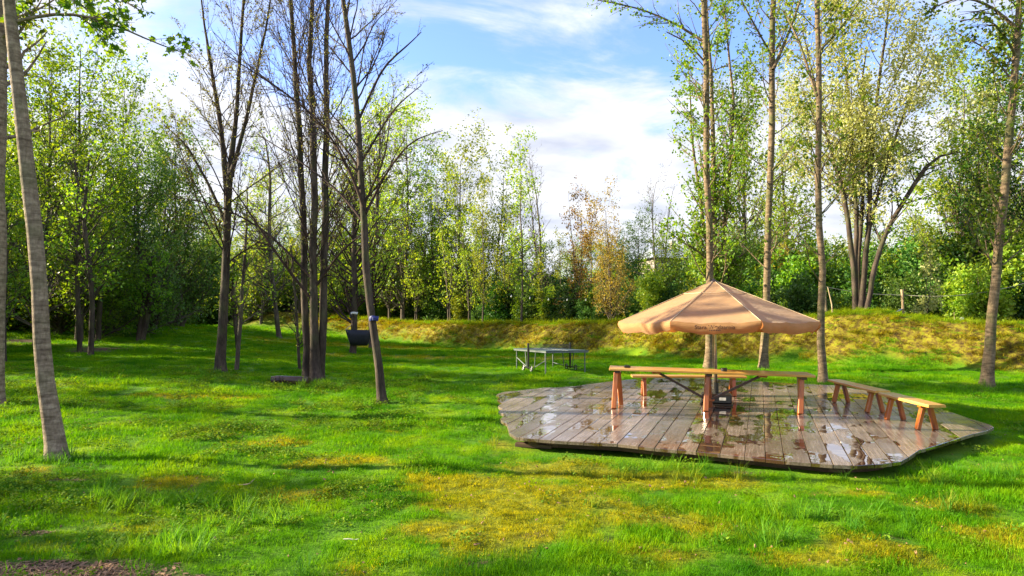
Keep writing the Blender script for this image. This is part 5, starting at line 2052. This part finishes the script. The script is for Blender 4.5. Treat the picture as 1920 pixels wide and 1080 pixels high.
# ------------------------------------------------------------------ smaller things
# black hammock between the two thin trees
hd = ground_at(661, 663).y
p0, p1 = at(648, 618, hd - 0.2), at(699, 619, hd - 0.2)
n = 22
V, Fc = [], []
Wd = (p1 - p0)
for i in range(n):
    t = i / (n - 1)
    P = p0.lerp(p1, t)
    sg = float(np.clip(min(t, 1 - t) / 0.19, 0, 1)) ** 0.8 * (0.93 + 0.07 * 4 * t * (1 - t))
    for j in range(9):
        s = j / 8 * math.pi
        V.append((P.x + 0.10 * (0.5 - t) * (1 - math.sin(s)) * 0, P.y - 0.35 * math.cos(s) * (0.15 + 0.85 * sg), P.z - 0.78 * math.sin(s) * sg))
for i in range(n - 1):
    for j in range(8):
        q = i * 9 + j
        Fc.append((q, q + 1, q + 10, q + 9))
ham = empty('hammock', tuple(p0.lerp(p1, 0.5)))
tag(ham, 'black hammock hanging like a tub between two thin trees at the back of the lawn', 'hammock')
o = MB().add([tuple(Vector(v) - ham.location) for v in V], Fc).build('cloth', HAMMOCK, ham, True)
sm = o.modifiers.new('thickness', 'SOLIDIFY'); sm.thickness = 0.02
MB().tube([p0 - ham.location, p0 - ham.location + Vector((0.25, 0.1, 0.25))], 0.015, 6).build('strap', CORD, ham)
MB().tube([p1 - ham.location, p1 - ham.location + Vector((0.1, 0.3, 0.35))], 0.015, 6).build('strap', CORD, ham)

# blue strap round the leaning trunk, pale one round the hammock tree
def band(name, px, py, D, wpx, hpx, mat, label, cat, bow=True):
    c_ = at(px, py, D)
    r_ = wpx * D / F / 2 + 0.02
    h_ = hpx * D / F / 2
    root = empty(name, c_)
    tag(root, label, cat)
    V, Fc = [], []
    m_ = 18
    prof = [(r_ + 0.0, -h_), (r_ + 0.012, -h_ * 0.5), (r_ + 0.012, h_ * 0.5), (r_, h_)]
    for (q, z) in prof:
        for k in range(m_):
            a_ = 2 * math.pi * k / m_
            V.append((q * math.cos(a_), q * math.sin(a_), z + 0.01 * math.sin(3 * a_)))
    for i in range(len(prof) - 1):
        for k in range(m_):
            Fc.append((i * m_ + k, i * m_ + (k + 1) % m_, (i + 1) * m_ + (k + 1) % m_, (i + 1) * m_ + k))
    MB().add(V, Fc).build('webbing', mat, root, True)
    if bow:
        MB().box((r_ * 0.3, -r_ - 0.02, -0.01), (0.07, 0.04, 0.09), None, 0.012).build('buckle', mat, root)
    return root


g5 = ground_at(718, 755)
band('strap', 701, 597, g5.y, 13, 9, BLUE, 'blue webbing strap tied round the leaning dark trunk', 'strap')
g6 = ground_at(661, 663)
band('strap', 664, 587, g6.y, 11, 4, WHITE, 'pale band round the thin tree that carries the hammock', 'strap', False)
lt = MB().box((0, 0, 0), (0.13, 0.13, 0.15), None, 0.02).box((0, 0, 0.085), (0.15, 0.15, 0.02), None, 0.005).build('small_box', BLACK)
lt.location = at(658, 593, g6.y - 0.22)
tag(lt, 'small dark box fixed to the thin hammock tree under the pale band', 'box')

# dark rotten log by the three stems
gl = ground_at(545, 721)
log = empty('log', (gl.x, gl.y, gl.z), 0.05)
tag(log, 'dark rotten log lying beside the foot of the three close stems', 'log')
rr = np.random.RandomState(9)
pts = [(-0.52 + 1.0 * t, 0.02 * math.sin(9 * t), 0.11 + 0.015 * math.sin(5 * t)) for t in np.linspace(0, 1, 9)]
MB().tube(pts, [0.11 + 0.02 * rr.rand() for _ in pts], 11).build('timber', DARKWOOD, log)
MB().tube([(p[0] * 0.95, p[1] + 0.2, p[2] - 0.02) for p in pts], [0.09 + 0.02 * rr.rand() for _ in pts], 9).build('timber', DARKWOOD, log)
for x_ in (-0.44, -0.28, -0.22):
    MB().tube([(x_, -0.13, -0.05), (x_ + 0.03 * rr.normal(), -0.13, 0.24)], 0.012, 6).build('stake', BARK_GREY, log)

# wooden posts, cord, lights, blue hammock behind the bank
def post(px, ytop, D, wpx, label):
    b_ = at(px, 640, D)
    t_ = at(px, ytop, D)
    z0 = hz(b_.x, D) - 0.3
    r_ = wpx * D / F / 2
    mb = MB()
    mb.tube([(0, 0, 0), (0.01, 0, (t_.z - z0) * 0.5), (0, 0, t_.z - z0)], [r_ * 1.05, r_, r_ * 0.96], 12)
    o_ = mb.build('post', POST)
    o_.location = (b_.x, D, z0)
    tag(o_, label, 'post', 'wooden posts behind the bank')
    return t_


DP = 28.5
tA = post(1549, 545, DP, 7, 'round wooden post just right of the tall trunk at the parasol corner')
tB = post(1695, 543, DP, 6, 'round wooden post standing behind the bank next to the blue hammock')


def catenary(a_, b_, sag, n=16):
    return [a_.lerp(b_, t) - Vector((0, 0, sag * 4 * t * (1 - t))) for t in np.linspace(0, 1, n)]


c1 = catenary(at(1550, 538, DP), at(1695, 553, DP), 0.10)
c2 = catenary(at(1695, 553, DP), at(1925, 530, DP - 2), 0.25)
rope = MB().tube(c1, 0.011, 5).tube(c2, 0.011, 5).build('rope', CORD)
tag(rope, 'pale rope strung from the posts to the right border', 'rope')
bh = empty('hammock', at(1655, 592, DP))
tag(bh, 'blue hammock hanging low from the wooden post behind the bank', 'hammock')
pts = [at(1694, 577, DP), at(1680, 586, DP), at(1665, 592, DP), at(1640, 597, DP + .3), at(1600, 598, DP + .6), at(1555, 590, DP + .3)]
pts, _ = resample([tuple(p) for p in pts], [1] * 6, 14)
V, Fc = [], []
for i, p in enumerate(pts):
    t = i / (len(pts) - 1)
    wdt = 0.02 + 0.30 * math.sin(math.pi * t) ** 0.7
    for j in range(5):
        s = (j / 4 - 0.5)
        V.append((p[0] - bh.location.x, p[1] - bh.location.y + wdt * s * 2, p[2] - bh.location.z - 0.2 * wdt * (1 - 4 * s * s)))
for i in range(len(pts) - 1):
    for j in range(4):
        q = i * 5 + j
        Fc.append((q, q + 1, q + 6, q + 5))
MB().add(V, Fc).build('cloth', BLUE, bh, True)

# string of bulbs over the wood edge
DL = 40.0
sl = empty('string_lights', at(1100, 560, DL))
tag(sl, 'string of small white bulbs hanging along the wood edge left of the parasol', 'string lights')
row = [(950, 552), (985, 556), (1040, 560), (1120, 560), (1200, 554), (1290, 544)]
pts, _ = resample([tuple(at(x, y, DL)) for x, y in row], [1] * 6, 40)
MB().tube([Vector(p) - sl.location for p in pts], 0.008, 4).build('cable', BLACK, sl)
bulbm = lathe([(0.012, 0.09), (0.016, 0.06), (0.025, 0.045), (0.042, 0.0), (0.038, -0.03), (0.015, -0.05)], 10).mesh('bulb', True)
WB = plain_mat('white_bulb', (0.8, 0.8, 0.76), 0.2)
for i in range(1, 40, 4):
    o = link('bulb', bulbm, WB, sl)
    o.location = Vector(pts[i]) - sl.location - Vector((0, 0, 0.09))

# little stakes and a white tag behind the bank at the right
for (px, y0, y1, dx, w_, nm, lb) in [(1785, 606, 586, 4, 2.5, 'stake', 'thin stake poking up behind the bank left of the white tag'), (1562, 596, 538, -10, 2.2, 'stick', 'thin crooked stick leaning beside the wooden post at the parasol corner')]:
    a_, b_ = at(px, y0 + 8, 26.5), at(px + dx, y1, 26.5)
    mid_ = a_.lerp(b_, 0.5) + Vector((0.06, 0, 0))
    o = MB().tube([Vector((0, 0, 0)), mid_ - a_, b_ - a_], [0.03, 0.026, 0.018], 7).build(nm, POST)
    o.location = a_
    tag(o, lb, nm)
a_ = at(1802, 612, 26.5)
tg = empty('plant_tag', a_)
tag(tg, 'small white tag on a thin stick behind the bank at the right', 'tag')
MB().tube([(0, 0, 0), (0, 0, 0.33)], 0.010, 6).build('stick', WHITE, tg)
MB().box((0.06, 0, 0.33), (0.12, 0.012, 0.09), Matrix.Rotation(0.2, 3, 'Y'), 0.003).build('plate', WHITE, tg)

# pale stick and a few fallen leaves on the grass
g = ground_at(657, 1024)
o = MB().tube([(-0.07, 0.012, 0.0), (-0.02, 0.0, 0.006), (0.05, -0.01, 0.002), (0.08, -0.012, 0.01)], [0.005, 0.006, 0.005, 0.003], 6).build('stick', CORD)
o.location = (g.x, g.y, g.z + 0.035)
tag(o, 'short pale stick lying in the grass at the bottom of the photo', 'stick')
g = ground_at(462, 915)
o = MB().tube([(-0.12, 0.02, 0.0), (0.0, 0.0, 0.012), (0.05, -0.01, 0.03), (0.08, 0.06, 0.07)], [0.007, 0.008, 0.006, 0.003], 6).tube([(0.03, -0.01, 0.02), (0.08, -0.03, 0.05)], [0.005, 0.003], 6).build('stick', POST)
o.location = (g.x, g.y, g.z + 0.03)
tag(o, 'forked pale stick lying in the grass in front of the nearest trunk', 'stick')
for (px, py, lb) in [(620, 890, 'orange fallen leaf on the lawn in front of the three close stems'), (405, 838, 'orange fallen leaf on the sunny grass right of the nearest trunk')]:
    g = ground_at(px, py)
    V = [(0.06 * a_, 0.06 * b_, 0.012 * abs(b_) * 2) for a_, b_ in [(0, 0), (0.05, .42), (.30, .28), (.52, .62), (.66, .24), (1.08, 0), (.66, -.24), (.52, -.62), (.30, -.28), (.05, -.42)]]
    V += [(a, b, c - 0.0015) for a, b, c in V]
    Fc = [tuple(range(10)), tuple(range(10, 20))[::-1]] + [(i, (i + 1) % 10, 10 + (i + 1) % 10, 10 + i) for i in range(10)]
    o = MB().add(V, Fc).build('fallen_leaf', LEAF_BRONZE)
    o.location = (g.x, g.y, g.z + 0.05)
    o.rotation_euler = (0.3, 0.2, px)
    tag(o, lb, 'leaf', 'fallen orange leaves')

# house glimpsed through the leaves
hx, hy = ray(1255, 480).x * 78, 78
zr = EYE + ray(1255, 468).z * 78
zh = EYE + ray(1255, 488).z * 78
hs_ = empty('house', (hx, hy, hz(hx, hy)), 0.25)
tag(hs_, 'house with a pale grey roof just visible through the trees left of the parasol peak', 'house')
z0 = hs_.location.z
Hw = zh - z0
MB().box((0, 0, Hw / 2), (7, 6, Hw)).build('wall', WALLM, hs_)
rf = MB().add([(-4, -3.6, Hw - 0.1), (4, -3.6, Hw - 0.1), (4, 3.6, Hw - 0.1), (-4, 3.6, Hw - 0.1), (-2.4, 0, Hw + 1.4), (2.4, 0, Hw + 1.4)],
              [(0, 1, 5, 4), (2, 3, 4, 5), (1, 2, 5), (3, 0, 4), (0, 3, 2, 1)]).build('roof', STONE, hs_)
MB().box((0.8, 0.6, Hw + 1.7), (0.6, 0.6, 1.6)).build('chimney', WALLM, rf)
for x_ in (-2, 0.3, 2.4):
    wf = MB().box((x_, -3.03, Hw - 1.4), (1.1, 0.08, 1.4)).build('window', WHITE, hs_)
    MB().box((x_, -3.08, Hw - 1.4), (0.9, 0.03, 1.2)).build('pane', GLASSM, wf)

print('INSTANCES grass', nA, 'moss', nB, 'tuft', nC, 'weeds', nD, 'bank', nE, 'undergrowth', nU, 'tree tris', TRI[0])
